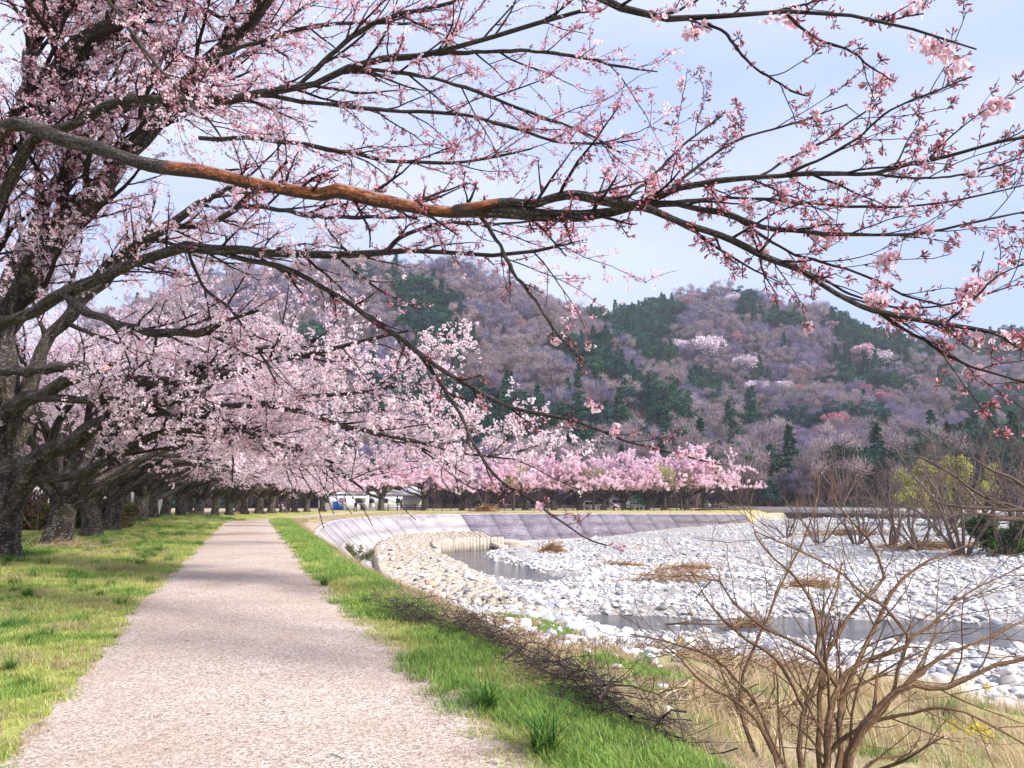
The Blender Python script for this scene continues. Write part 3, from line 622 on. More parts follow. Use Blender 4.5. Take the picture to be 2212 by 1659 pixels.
def hill_z(X, Y):
    z = np.full(X.shape, -3.0); foot = 172+0.1*np.abs(X-60)+10*vnoise(X/60, Y*0)
    for r in RIDGES:
        for a, b in zip(r[:-1], r[1:]):
            e = b-a; t_ = np.clip(((X-a[0])*e[0]+(Y-a[1])*e[1])/(e[:2]@e[:2]), 0, 1); dd = np.hypot(X-a[0]-t_*e[0], Y-a[1]-t_*e[1])
            z = np.maximum(z, a[2]+t_*e[2]-0.62*np.sqrt(dd*dd+144)+7.5)
    z = z+5*fbm(X/38, Y/38, 3)
    base = (Y-foot)*0.12
    z = np.maximum(z, base)
    return np.where(Y < foot, -2.5, -1+(z+1)*ss(0, 45, Y-foot))
hx = np.arange(-420, 760, 9.0); hy = np.arange(150, 960, 9.0); A, B = np.meshgrid(hx, hy); Hz = hill_z(A.ravel(), B.ravel())
n_ = len(hx); ii = np.arange(len(hy)-1)[:, None]*n_+np.arange(n_-1)[None]
m = M['forest_floor'] = mat('forest_floor', rough=0.95); t = NT(m); t.base(t.ramp(t.noise(t.pos(), 0.08, 5), (0.35, S('5a4a52')), (0.65, S('7c6868'))))
hill = obj('hill', mesh('hill', np.stack([A.ravel(), B.ravel(), Hz], 1), np.stack([ii, ii+1, ii+n_+1, ii+n_], -1).reshape(-1, 4), smooth=True), M['forest_floor'], kind='structure'); hill['label'] = 'steep wooded hills behind the river'

def dome_tree(seed, h, r, n, ln, wd, base, col1, col2, radial=0.7, trunk=True, cone=False, lobes=7, lsz=(0.38, 0.6)):
    """crown of many narrow faces spread over lobes; colours vary from clump to clump"""
    g = np.random.default_rng(seed)
    lc = unit(g.normal(size=(lobes, 3)))*np.array([0.62, 0.62, 0.34])*g.uniform(0.6, 1, (lobes, 1)); lc = lc*r+np.array([0, 0, base+(h-base)*0.52]); lr = g.uniform(*lsz, lobes)*r; lc[:, :2] *= (1+0.5*(lsz[0] < 0.3)); lc[:, 2] = np.where(lsz[0] < 0.3, base+(h-base)*(0.35+0.6*g.random(lobes))*(1-0.35*(np.hypot(lc[:, 0], lc[:, 1])/r)**2), lc[:, 2])
    lt = g.random(lobes)
    if cone:
        zz = base+(h-base)*g.random(n)**1.3; rad = r*(1-(zz-base)/(h-base))*np.sqrt(g.random(n)); an = g.random(n)*2*PI
        p = np.stack([rad*np.cos(an), rad*np.sin(an), zz], 1); d = unit(np.stack([np.cos(an), np.sin(an), -0.35+0*an], 1)+g.normal(size=(n, 3))*0.4); tn_ = g.random(n)
    else:
        k = g.integers(0, lobes, n); o_ = unit(g.normal(size=(n, 3))); o_[:, 2] = np.abs(o_[:, 2])*np.where(g.random(n) < 0.8, 1, -1); p = lc[k]+o_*(lr[k]*g.random(n)**0.35)[:, None]*np.array([1, 1, 0.85])
        d = unit(o_*radial+g.normal(size=(n, 3))*0.5+np.array([0, 0, 0.3])); tn_ = 0.6*lt[k]+0.4*g.random(n)
    w_ = unit(np.cross(d, g.normal(size=(n, 3)))); l = g.uniform(*ln, n)[:, None]; ww = g.uniform(*wd, n)[:, None]
    V = np.stack([p-w_*ww, p+w_*ww, p+d*l], 1).reshape(-1, 3); C = np.asarray(col1)+(np.asarray(col2)-np.asarray(col1))*tn_[:, None]; C = np.repeat(C, 3, 0)
    Fs = [np.arange(3*n).reshape(-1, 3)]
    if trunk:
        P_ = [np.array([[0, 0, -1.5], [0.1, 0, base*0.6], [0, 0.1, h*0.55]])]; R_ = [np.array([0.26, 0.2, 0.08])]
        for a in lc: P_.append(np.stack([[0, 0, base*0.55], (a+[0, 0, base*0.55])/2+[0, 0, 0.3], a])); R_.append(np.array([0.13, 0.09, 0.04]))
        v2, f2, _ = tubes(np.array(P_), np.array(R_), 4); Fs.append(f2[0]+len(V)); V = np.concatenate([V, v2]); C = np.concatenate([C, np.tile(S('6f5c5c'), (len(v2), 1))])
    return mesh('crown', V, Fs, C)
bare = [dome_tree(10+i, 10+2.2*(i % 3), 4.6+0.4*(i % 4), 1700, (0.5, 1.5), (0.035, 0.085), 2.6, c1, c2, 0.35, lobes=18+2*i, lsz=(0.16, 0.34)) for i, (c1, c2) in enumerate(((S('746475'), S('a898aa')), (S('685e74'), S('988ca6')), (S('7c6a6c'), S('b09fa2')), (S('655f78'), S('9290ac')), (S('807284'), S('b8aab8'))))]
ever = [dome_tree(20+i, 11, 4.6, 1100, (0.4, 0.8), (0.2, 0.4), 2.0, c1, c2, 0.6, lobes=16, lsz=(0.2, 0.4)) for i, (c1, c2) in enumerate(((S('16322f'), S('426a52')), (S('1b3a35'), S('4d7550')), (S('122b30'), S('365c56'))))]
coni = [dome_tree(30+i, 14, 2.7, 900, (0.5, 1.2), (0.15, 0.32), 1.0, S('12302a'), S('3c6a50'), cone=True) for i in range(2)]
spg = [dome_tree(40, 9, 4.4, 700, (0.4, 0.8), (0.2, 0.4), 2.0, S('5f7040'), S('8d9a5c')), dome_tree(41, 9, 4.4, 700, (0.6, 1.3), (0.1, 0.2), 2.5, S('94606a'), S('bf8c94'))]
GREEN = [[(1778, 698), (1830, 698), (1990, 755), (1985, 778), (1850, 768), (1790, 738)], [(1755, 768), (1835, 772), (1960, 828), (1975, 855), (1735, 850), (1800, 815)],
         [(1195, 765), (1290, 738), (1350, 800), (1420, 860), (1505, 905), (1480, 955), (1400, 925), (1290, 835)], [(1290, 690), (1340, 665), (1440, 655), (1480, 665), (1470, 740), (1440, 815), (1380, 800), (1310, 720)],
         [(870, 850), (1100, 870), (1270, 890), (1260, 965), (1100, 985), (930, 1000)], [(1855, 895), (1905, 885), (1915, 960), (1870, 985)], [(2010, 828), (2130, 870), (2230, 890), (2230, 965), (2100, 915)],
         [(2040, 735), (2130, 715), (2230, 730), (2230, 785), (2100, 780)], [(1640, 795), (1665, 775), (1635, 835), (1612, 830)], [(1485, 828), (1590, 826), (1540, 905), (1480, 880)], [(840, 600), (960, 630), (1010, 770), (900, 810)],
         [(1600, 640), (1625, 650), (1625, 700), (1595, 700)], [(1560, 930), (1630, 900), (1610, 990), (1570, 990)], [(1690, 635), (1760, 655), (1750, 690), (1700, 680)], [(1960, 1000), (2230, 930), (2230, 990), (2000, 1040)]]
GREEN = [np.array(p_, float) for p_ in GREEN]
gx, gy = np.meshgrid(np.arange(-400, 720, 5.7), np.arange(168, 760, 5.7)); fxp = gx.ravel()+rng.uniform(-2.8, 2.8, gx.size); fyp = gy.ravel()+rng.uniform(-2.8, 2.8, gx.size)
fzp = hill_z(fxp, fyp); P3 = np.stack([fxp, fyp, fzp], 1); u, v = proj(P3+[0, 0, 6]); keep = (u > 200) & (u < 2360) & (fzp > -1.9)
P3, u, v = P3[keep], u[keep], v[keep]
# drop trees buried behind a crest: compare the sight line with the hill
vis = np.ones(len(P3), bool)
for f in np.linspace(0.35, 0.97, 26):
    q3 = np.array([0, 0, EYE])+(P3+[0, 0, 13]-[0, 0, EYE])*f; vis &= q3[:, 2] > hill_z(q3[:, 0], q3[:, 1])-1.0
P3, u, v = P3[vis], u[vis], v[vis]; n = len(P3)
un = u+14*fbm(u/60, v/60, 3); vn = v+12*fbm(v/50, u/50, 3)
green = np.zeros(n, bool)
for p_ in GREEN: green |= sdpoly(p_, un, vn) < 0
patch = fbm(P3[:, 0]/45+9, P3[:, 1]/45, 3); low = ss(980, 1070, v)
green |= (rng.random(n) < 0.02+0.4*low*(patch > -0.25)) | ((patch > 0.34) & (rng.random(n) < 0.75)); typ = rng.random(n)
pick = np.where(green, np.where(typ < 0.62, 5+rng.integers(0, 3, n), 8+rng.integers(0, 2, n)), np.clip((patch*2.0+2.5+rng.normal(size=n)*0.55), 0, 4.99).astype(int))
pick = np.where(~green & (typ < 0.015), 10, pick); pick = np.where(~green & (typ > 0.987), 11, pick)
scl = np.clip(rng.lognormal(-0.12, 0.28, n), 0.5, 1.5)*np.where(green, 1.12, 1.0); rot = np.zeros((n, 3)); rot[:, 2] = rng.random(n)*2*PI; rot[:, :2] = rng.normal(size=(n, 2))*0.06
scatter('woodland', P3, rot, scl, pick, [(x, M['forest']) for x in bare+ever+coni+spg], 'bare purple-grey and dark evergreen woodland covering the hills')

# wild cherries in flower that stand out on the slope
wc = [dome_tree(50+i, 10, 5.0, 900, (0.4, 0.9), (0.16, 0.34), 3.0, c1, c2, 0.6, trunk=False) for i, (c1, c2) in enumerate(((S('c9b4c2'), S('f0e4ea')), (S('b58f9c'), S('dcb9c4')), (S('a05f6c'), S('cf8f98'))))]
wt = MB().tube([(0, 0, -1.5), (0.1, 0, 2), (0, 0.2, 6)], [0.3, 0.22, 0.08], 5).tube([(0, 0, 2), (1.2, 0.4, 4), (2.4, 0.6, 6)], [.15, .1, .05], 4).tube([(0, 0, 2.2), (-1.2, -0.4, 4), (-2.2, 0.6, 6)], [.15, .1, .05], 4).mesh('trunk')
WC = [(1530, 785, 1.5, 0, 'wide white wild cherry in flower on the upper hillside'), (1612, 812, 1.1, 0, 'round white wild cherry beside a strip of dark conifers'), (1635, 868, 1.05, 0, 'white wild cherry lowest of the hillside flowering trees'), (1692, 855, 0.8, 0, 'small white wild cherry near the middle of the hill'),
      (1468, 765, 0.9, 0, 'pale wild cherry above a dark evergreen gully'), (1905, 800, 1.1, 0, 'white wild cherry between two evergreen bands'), (1862, 783, 1.1, 1, 'pink wild cherry beside a white one between evergreen bands'), (1585, 660, 0.9, 0, 'pale wild cherry just under the hilltop'), (1503, 652, 0.8, 1, 'pinkish wild cherry near the left of the summit'),
      (1805, 718, 0.9, 1, 'pinkish wild cherry at the top corner of an evergreen band'), (1871, 862, 0.75, 2, 'rose red tree on the rounded lower hill'), (1905, 872, 0.65, 2, 'smaller rose red tree on the rounded lower hill'), (1810, 935, 0.8, 2, 'dusky red tree low on the rounded hill'), (1325, 985, 0.75, 0, 'white cherry at the foot of the dark evergreens'), (1570, 1000, 0.7, 1, 'pink wild cherry just above the bridge end')]
def hit_hill(u_, v_):
    d_ = ray(u_, v_); Y = np.arange(176, 800, 2.0); z = EYE+d_[2]/d_[1]*Y; X = d_[0]/d_[1]*Y; k_ = np.nonzero(hill_z(X, Y)+6 > z)[0]; k_ = k_[0] if len(k_) else -1
    return np.array([X[k_], Y[k_], hill_z(X[k_:k_+1] if k_ >= 0 else X[-1:], Y[k_:k_+1] if k_ >= 0 else Y[-1:])[0]])
for u_, v_, s_, c_, lab in WC:
    p = hit_hill(u_, v_); p[2] += 4; s_ *= 1.25; r_ = thing('wild_cherry', lab, 'tree', p, (0, 0, rng.random()*6), 'wild cherries on the hill', (s_*1.15, s_*1.15, s_))
    obj('trunk', wt, M['far_bark'], r_); cr_ = obj('crown', wc[c_], M['forest'], r_)

# ------------------------------------------------------------------ blossom and bud templates
def quad_cluster(seed, n, rad, sz, cols):
    g = np.random.default_rng(seed); c = unit(g.normal(size=(n, 3)))*rad*g.random((n, 1))**0.4; nrm = unit(c+g.normal(size=(n, 3))*rad*0.8); x = unit(np.cross(nrm, g.normal(size=(n, 3)))); y = np.cross(nrm, x)
    s = sz*g.uniform(0.75, 1.2, (n, 1)); V = np.stack([c-x*s, c-y*s*0.9+nrm*s*0.25, c+x*s, c+y*s*0.9+nrm*s*0.25], 1).reshape(-1, 3)
    C = np.asarray(cols)[g.integers(0, len(cols), n)]; return V, np.arange(4*n).reshape(-1, 4), np.repeat(C, 4, 0)
PINKS = [S('fbf4f7'), S('faedf2'), S('f7e2ea'), S('fcf8f9'), S('f2d2de')]
QC = [quad_cluster(60+i, 8, 0.065, 0.026, PINKS) for i in range(5)]
QF = [quad_cluster(70+i, 8, 0.13, 0.055, [S('faeaf1'), S('f7dfe9'), S('fbf1f5'), S('f0cfde')]) for i in range(5)]
QB = [quad_cluster(80+i, 6, 0.045, 0.015, [S('e6b3c0'), S('cf8c9c'), S('f0cdd6'), S('9c6a60')]) for i in range(4)]
def blossom(pos, tmpl, scl=(0.7, 1.3), tint=0.12, g=None):
    g = g or rng; k = g.integers(0, len(tmpl), len(pos)); parts = []; tint = tint*0.5
    for i, (tV, tF, tC) in enumerate(tmpl):
        p = pos[k == i]
        if not len(p): continue
        ti = 1-tint*g.random((len(p), 1))*np.array([[0.3, 1.0, 0.7]])
        parts.append(stamp(tV, tF, tC, p, rotmats(len(p), g), g.uniform(*scl, len(p)), ti))
    V, Fq, C = join(parts); return mesh('blossoms', V, Fq, C)
def bark_mesh(name, batches, k=5):
    V = []; Fs = []; B_ = []; n = 0
    for P_, R_, kk in batches:
        v, f, b = tubes(P_, R_, kk); V.append(v); B_.append(b); Fs.append(f[0]+n); n += len(v)
    return mesh(name, np.concatenate(V), np.concatenate(Fs), vec=np.concatenate(B_), smooth=True)

def trunk_poly(g, h, r, lean=0.15):
    z = np.array([-0.3, 0.0, 0.15, 0.45, 0.9, 1.4, h]); lx, ly = g.uniform(-lean, lean, 2)
    P_ = np.stack([lx*np.maximum(z, 0)/h+0.03*g.normal(size=7), ly*np.maximum(z, 0)/h+0.03*g.normal(size=7), z], 1); R_ = r*np.array([1.75, 1.5, 1.25, 1.06, 1.0, 1.02, 0.95])
    Q = spline(np.c_[P_, R_], 14); return Q[:, :3][None], Q[:, 3][None]
def flute(me, g, amp=0.07):                            # lobed old trunk
    co = np.empty(len(me.vertices)*3, np.float32); me.vertices.foreach_get('co', co); co = co.reshape(-1, 3); a = np.arctan2(co[:, 1], co[:, 0]); f = np.clip(1.2-co[:, 2]*0.4, 0.3, 1.3)
    k = 1+amp*f*(np.sin(3*a+g.random()*6)+0.6*np.sin(5*a+g.random()*6+co[:, 2])); co[:, :2] *= k[:, None]; me.vertices.foreach_set('co', co.ravel()); me.update()

def clear_(P_):                                        # headroom under the crown
    e = P_[:, -1]; return e[:, 2] > np.interp(np.hypot(e[:, 0], e[:, 1]), [0, 3, 5, 7, 9], [2.9, 2.9, 2.6, 2.1, 1.7])
def cherry(seed, detail=1, nl=8, reach=(6.0, 8.5), th=1.7, tr=0.4, side=1.0, tall=6):
    """a spreading old cherry: returns dict of part meshes; limbs lean towards +x (the path) when side > 0"""
    g = np.random.default_rng(seed); T_P, T_R = trunk_poly(g, th, tr)
    top = T_P[0, -1]; Ls = []; Rs = []
    for i in range(nl+tall):
        upright = i >= nl
        az = (i*2*PI/nl*1.0+g.uniform(-.35, .35)) if not upright else g.random()*2*PI
        if not upright: az = az-0.55*math.sin(az)*side
        e0 = math.radians(g.uniform(30, 56)) if not upright else math.radians(g.uniform(52, 82)); ln = g.uniform(*reach)*(1.0 if not upright else 0.98)
        ln *= 1+0.18*math.cos(az)*side if not upright else 1
        p = T_P[0, -1-int(g.integers(0, 4))].copy(); p[:2] += np.array([math.cos(az), math.sin(az)])*tr*0.45; d = np.array([math.cos(az)*math.cos(e0), math.sin(az)*math.cos(e0), math.sin(e0)])
        pts = [p]; m_ = 12; bend = (-0.105 if not upright else -0.05)
        for s in range(m_):
            d = unit(d+g.normal(size=3)*0.13+np.array([0, 0, bend*(1.2 if s > 3 else 0.75)])); pts.append(pts[-1]+d*ln/m_)
        pts = np.array(pts); thr = np.interp(np.hypot(pts[:, 0], pts[:, 1]), [0, 1.5, 3, 7, 9], [0, 2.0, 2.9, 2.6, 2.2]); pts[:, 2] = np.where(pts[:, 2] < thr, thr+(pts[:, 2]-thr)*0.15, pts[:, 2]); Ls.append(spline(pts, 16)); r0 = tr*g.uniform(0.34, 0.5); Rs.append(r0*np.linspace(1, 0.06, 16)**0.9)
    P1, R1 = np.array(Ls), np.array(Rs)
    ln1 = np.linalg.norm(P1[:, -1]-P1[:, 0], axis=1)
    P2, R2 = spawn(P1, R1, 9 if detail else 7, (0.18, 0.98), (2.2, 3.9), (25, 60), 9, -0.12, 0.13, 0.55, 0.22, 0.45, 0.45, 0.011, g)
    ok = clear_(P2); P2, R2 = P2[ok], R2[ok]
    P3, R3 = spawn(P2, R2, 8 if detail else 5, (0.15, 1.0), (0.8, 1.7), (25, 60), 6, 0.02, 0.16, 0.45, 0.3, 0.6, 0.4, 0.004, g)
    ok = clear_(P3); P3, R3 = P3[ok], R3[ok]; out_ = {}
    me = bark_mesh('trunk', [(T_P, T_R, 18)]); flute(me, g); out_['trunk'] = me
    out_['limbs'] = [bark_mesh('limb', [(P1[i:i+1], R1[i:i+1], 9)]) for i in range(len(P1))]
    if detail:
        P4, R4 = spawn(P3, R3, 4, (0.15, 1.0), (0.25, 0.6), (25, 65), 4, 0.05, 0.15, 0.6, 0.5, 0.8, 0.3, 0.003, g)
        out_['twigs'] = bark_mesh('twigs', [(P2, R2, 5), (P3, R3, 4), (P4, np.maximum(R4, 0.0035), 3)])
        out_['pos'] = np.concatenate([samples(P4, 2, g=g)[0], samples(P3, 5, g=g)[0], samples(P2, 4, (0.4, 1), g=g)[0]])
    else:
        out_['twigs'] = bark_mesh('twigs', [(P2, R2, 4), (P3, np.maximum(R3, 0.008), 3)])
        out_['pos'] = np.concatenate([samples(P3, 7, g=g)[0], samples(P2, 6, (0.3, 1), g=g)[0]])
    return out_
def place_cherry(parts, bl, loc, rz, sc_, label, group, bmat='cherry_bark', tmat='twig_bark'):
    r_ = thing('cherry_tree', label, 'cherry tree', loc, (0, 0, rz), group, sc_)
    obj('trunk', parts['trunk'], M[bmat], r_)
    for x in parts['limbs']: obj('limb', x, M[bmat], r_)
    obj('twigs', parts['twigs'], M[tmat], r_, kind='stuff')
    if bl is not None: obj('blossoms', bl, M['petal'], r_)
    return r_
ORD = 'first second third fourth fifth sixth seventh eighth ninth tenth eleventh twelfth thirteenth fourteenth fifteenth sixteenth seventeenth eighteenth nineteenth twentieth'.split()
midv = []
for i in range(4):
    c_ = cherry(100+i, 1, nl=8, th=[1.5, 1.8, 1.6, 1.9][i], tr=[0.33, 0.3, 0.32, 0.29][i]); g = np.random.default_rng(i)
    midv.append((c_, blossom(c_['pos'], QC, (0.65, 1.2), 0.15, g)))
farv = []
for i in range(3):
    c_ = cherry(140+i, 0, nl=7, reach=(4.6, 6.4), th=1.7, tr=0.34, side=0.2, tall=5); farv.append((c_, blossom(c_['pos'], QF, (0.8, 1.6), 0.15)))
# the row beside the path
ROWP = [(24.4, 0), (29.7, 2), (33.6, 1), (37.3, 3), (42.6, 0), (47.5, 2), (52, 1), (57, 3), (62, 0), (67, 1), (72, 2), (78, 3), (84, 0), (90, 1), (96, 2), (102, 3), (109, 1), (116, 0)]
for k_, (yy, vi) in enumerate(ROWP):
    if yy < 46: x = -5.93+PK*yy; y = yy
    else:
        f = np.interp(yy, PATHC[:, 1], np.arange(len(PATHC))); x = np.interp(f, np.arange(len(PATHC)), PATHC[:, 0])-5.9+np.interp(yy, [46, 70, 100], [0, 0.8, 1.2]); y = yy
    lab = '%s tree of the cherry row beside the path, counted from the front' % ORD[k_+1] if k_+1 < 20 else 'last tree'
    if k_ == 0: lab = 'thick grey trunked cherry tree with dry straw around its foot'
    c_, b_ = midv[vi] if yy < 80 else farv[vi % 3]
    place_cherry(c_, b_, (x, y, land1(x, y)-0.02), rng.uniform(-.3, .45), (lambda q_: (q_, q_*(-1 if k_ % 3 == 1 else 1), q_))(rng.uniform(1.0, 1.12) if yy < 80 else rng.uniform(1.05, 1.25)), lab, 'cherry row along the path')
# cherries behind the far fence and the second row behind the near trunks
FARC = [(-22, 131.5, 1.20), (-15.5, 137.3, 1.25), (-9, 140.3, 1.20), (-2.5, 139.8, 1.20), (2.5, 141.8, 1.15), (7.6, 142.8, 1.20), (12.5, 143.8, 1.25), (17, 144.8, 1.15), (21, 146.3, 1.20), (25.5, 147.3, 1.15), (29, 148.8, 1.30), (33.5, 150.3, 1.25), (37.5, 151.8, 1.35)]
for k_, (x, y, s_) in enumerate(FARC):
    lab = '%s cherry tree behind the far fence counted from the pavilion side' % ORD[k_]
    if k_ == len(FARC)-1: lab = 'rounded pink cherry tree at the bridge end of the far row'
    c_, b_ = farv[k_ % 3]
    place_cherry(c_, b_, (x, y, land1(x, y)-0.05), rng.random()*6, s_*rng.uniform(1.08, 1.25), lab, 'cherries behind the far fence', 'far_bark', 'far_bark')
for k_, (x, y) in enumerate(((-35, 50), (-41, 44), (-37, 58), (-36, 68), (-36, 78), (-38, 92), (-37, 106), (-34, 118))):
    c_, b_ = farv[k_ % 3]
    place_cherry(c_, b_, (x, y, land1(x, y)-0.05), rng.random()*6, rng.uniform(1.15, 1.35), '%s cherry tree of the second row, seen between the near trunks' % ORD[k_], 'second cherry row', 'far_bark', 'far_bark')
# bare and leafing trees among the far cherries
bt = [dome_tree(90, 8.5, 3.6, 1500, (0.5, 1.2), (0.03, 0.07), 2.2, S('8f8070'), S('b3a48c'), 1.0, trunk=False), dome_tree(91, 8.5, 3.4, 1500, (0.4, 1.0), (0.03, 0.08), 2.2, S('8d8a5c'), S('b4ae80'), 1.0, trunk=False)]
for k_, (x, y, v_, s_, lab) in enumerate(((0.2, 138.3, 1, 1.0, 'olive budding tree between the far cherries near the fence'), (14.8, 142, 0, 1.0, 'bare brownish tree between far cherries by the parked vans'), (28.5, 145.5, 1, 1.05, 'grey green bare tree beside the last far cherries'), (31.8, 147, 0, 0.95, 'bare grey tree in front of the last pink cherry'))):
    r_ = thing('park_tree', lab, 'tree', (x, y, land1(x, y)), (0, 0, k_*1.3), 'bare trees by the far fence', s_); obj('trunk', wt, M['far_bark'], r_); obj('crown', bt[v_], M['forest'], r_)

# ------------------------------------------------------------------ the two nearest cherries, limb by limb
def bud_cluster(seed, nb=5):
    g = np.random.default_rng(seed); V = []; Fq = []; C = []; n = 0
    for i in range(nb):
        d = unit(g.normal(size=3)*0.65+np.array([0, 0, 1.0])); x = unit(np.cross(d, g.normal(size=3))); y = np.cross(d, x); L0 = g.uniform(0.012, 0.026); a = np.arange(4)*PI/2
        rings = [(0, 0.0014, 0), (L0, 0.0016, 0), (L0+0.004, 0.0036, 0), (L0+0.012, 0.0048, 1), (L0+0.020, 0.0012, 1)]
        pink = np.array([S('d27f98'), S('c05f7e'), S('e0a0b2')][g.integers(0, 3)]); cal = np.array([S('6d3a34'), S('7b4b3a'), S('6f6a3a')][g.integers(0, 3)])
        for h, r, k in rings:
            V.append(d*h+r*(x*np.cos(a)[:, None]+y*np.sin(a)[:, None])); C.append(np.tile(pink if k else cal, (4, 1)))
        for k in range(4):
            for j in range(4): Fq.append([n+k*4+j, n+k*4+(j+1) % 4, n+k*4+4+(j+1) % 4, n+k*4+4+j])
        n += 20
    return np.concatenate(V), np.array(Fq), np.concatenate(C)
def flower_cluster(seed, nf=7):
    g = np.random.default_rng(seed); V = []; Fq = []; C = []; n = 0
    for i in range(nf):
        d = unit(g.normal(size=3)+np.array([0, 0, 0.35])); c = d*g.uniform(0.022, 0.05); nrm = unit(d+g.normal(size=3)*0.35); x = unit(np.cross(nrm, g.normal(size=3))); y = np.cross(nrm, x); cup = g.uniform(0.1, 0.6)
        base = np.array([S('fbeef2'), S('f8e2ea'), S('fdf6f8'), S('f4d6e0')][g.integers(0, 4)])
        for k in range(5):
            a = k*2*PI/5; e = x*math.cos(a)+y*math.sin(a); s = -x*math.sin(a)+y*math.cos(a); r = 0.019*g.uniform(0.9, 1.1)
            V.append(np.array([c, c+e*r*0.6-s*r*0.48+nrm*r*cup*0.4, c+e*r*1.05+nrm*r*cup, c+e*r*0.6+s*r*0.48+nrm*r*cup*0.4])); Fq.append([n, n+1, n+2, n+3]); C.append(np.array([S('ecb6c6'), base, base, base])); n += 4
        st = c/np.linalg.norm(c); px = unit(np.cross(st, [0.3, 0.5, 0.8]))*0.0012; V.append(np.array([-px, px, c*0.97+px, c*0.97-px])); Fq.append([n, n+1, n+2, n+3]); C.append(np.tile(S('7d6a3c'), (4, 1))); n += 4
    return np.concatenate(V), np.array(Fq), np.concatenate(C)
BUDS = [bud_cluster(200+i, 4+i % 3) for i in range(6)]; FLOW = [flower_cluster(220+i, 5+i % 5) for i in range(6)]
def stamps(name, pos, axis, tmpl, scl, tint=0.15, g=None):
    g = g or rng; k = g.integers(0, len(tmpl), len(pos)); parts = []
    for i, (tV, tF, tC) in enumerate(tmpl):
        s_ = k == i
        if not s_.any(): continue
        parts.append(stamp(tV, tF, tC, pos[s_], rotmats(s_.sum(), g, axis[s_]), g.uniform(*scl, s_.sum()), 1-tint*g.random((s_.sum(), 1))*np.array([[0.6, 1.0, 0.8]])))
    V, Fq, C = join(parts); return mesh(name, V, Fq, C)
def limb(*ctl, n=26):
    """control rows (u, v, Y, width in picture units) or ('w', x, y, z, radius)"""
    rows = []
    for c in ctl:
        if c[0] == 'w': rows.append(c[1:])
        else: p = at(c[0], c[1], c[2]); rows.append((*p, c[3]/2/F*math.hypot(p[1], p[2]-EYE)))
    q_ = spline(rows, n); return q_[:, :3], np.maximum(q_[:, 3], 0.003)
def build_traced(root, limbs, spec, g, k=9, near=True):
    for P_, R_, mt, lab in limbs:
        o = obj('limb', bark_mesh('limb', [(P_[None], R_[None], k)]), M[mt], root)
        if lab: o['label'] = lab
    return None
def wander(P_, R_, g, amp=0.25):                       # knobbly, never machine-straight
    n = len(P_); s = np.linspace(0, 1, n)[:, None]; f = g.uniform(4, 9, (1, 3)); return P_+R_[:, None]*amp*np.sin(f*6.28*s+g.random((1, 3))*6), R_*(1+0.1*np.sin(s[:, 0]*g.uniform(20, 40)+g.random()*6))

g = np.random.default_rng(501)
x0, y0 = -10.6, 14.0; z0 = land1(x0, y0)
T0 = thing('cherry_tree', 'nearest old cherry reaching over the path, with a peeled orange limb', 'cherry tree', (0, 0, 0), group='cherry row along the path')
tp, tr_ = trunk_poly(g, 2.0, 0.46); me = bark_mesh('trunk', [(tp, tr_, 20)]); flute(me, g); o = obj('trunk', me, M['cherry_bark'], T0); me.transform(__import__('mathutils').Matrix.Translation((x0, y0, z0)))
W = 'w'
st = (W, x0+0.1, y0-0.1, z0+1.7, 0.3)
pre = [st, (W, -10.0, 13.2, 4.2, 0.2), (W, -8.9, 12.2, 6.3, 0.16)]
peelP, peelR = limb(*pre, (0, 281, 11.2, 36), (141, 300, 10.6, 35), (265, 339, 9.9, 35), (353, 360, 9.4, 34), (480, 382, 8.9, 35), (600, 402, 8.5, 35), (688, 420, 8.2, 34), (725, 413, 8.0, 36), (800, 430, 7.8, 37), (866, 439, 7.5, 35), (940, 456, 7.2, 34), (1000, 460, 7.0, 34), (1042, 459, 6.9, 34), (1113, 462, 6.7, 32), (1218, 466, 6.5, 30), (1289, 460, 6.4, 25), (1342, 452, 6.3, 21), (1395, 438, 6.2, 18), n=64)
peelP, peelR = wander(peelP, peelR, g, 0.18)
up_, _v = proj(peelP); ia = int(np.argmin(np.abs(up_-353))); ib = int(np.argmin(np.abs(up_-1005)))
main = []
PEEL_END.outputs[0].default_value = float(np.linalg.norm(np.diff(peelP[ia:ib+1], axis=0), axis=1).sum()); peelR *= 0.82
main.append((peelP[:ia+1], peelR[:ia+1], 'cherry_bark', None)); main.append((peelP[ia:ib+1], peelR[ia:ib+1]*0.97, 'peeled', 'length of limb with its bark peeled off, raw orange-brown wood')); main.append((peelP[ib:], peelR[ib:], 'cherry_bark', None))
fk = lambda *a, n=26: wander(*limb(*a, n=n), g, 0.3)
forkP, forkR = fk((985, 455, 7.03, 20), (1030, 446, 6.85, 22), (1078, 439, 6.75, 20), (1148, 440, 6.6, 20), (1183, 430, 6.5, 19), (1236, 423, 6.4, 20), (1289, 429, 6.3, 20), (1342, 439, 6.2, 18), (1395, 452, 6.1, 17), (1448, 469, 6.0, 16), (1505, 490, 5.9, 15), (1554, 511, 5.8, 14), (1607, 533, 5.75, 14), (1678, 562, 5.6, 13), (1731, 586, 5.5, 13), (1784, 622, 5.4, 12), (1837, 649, 5.3, 12), (1890, 672, 5.2, 12), (1960, 688, 5.1, 11), (2031, 698, 5.0, 10), (2101, 709, 4.95, 9), (2172, 724, 4.9, 8), (2240, 735, 4.9, 6), n=50)
i9 = int(np.argmin(np.abs(proj(forkP)[0]-1075)))
main.append((forkP[:i9+1], forkR[:i9+1], 'peeled', 'short raw orange stretch at the start of the upper fork')); main.append((forkP[i9:], forkR[i9:], 'cherry_bark', None))
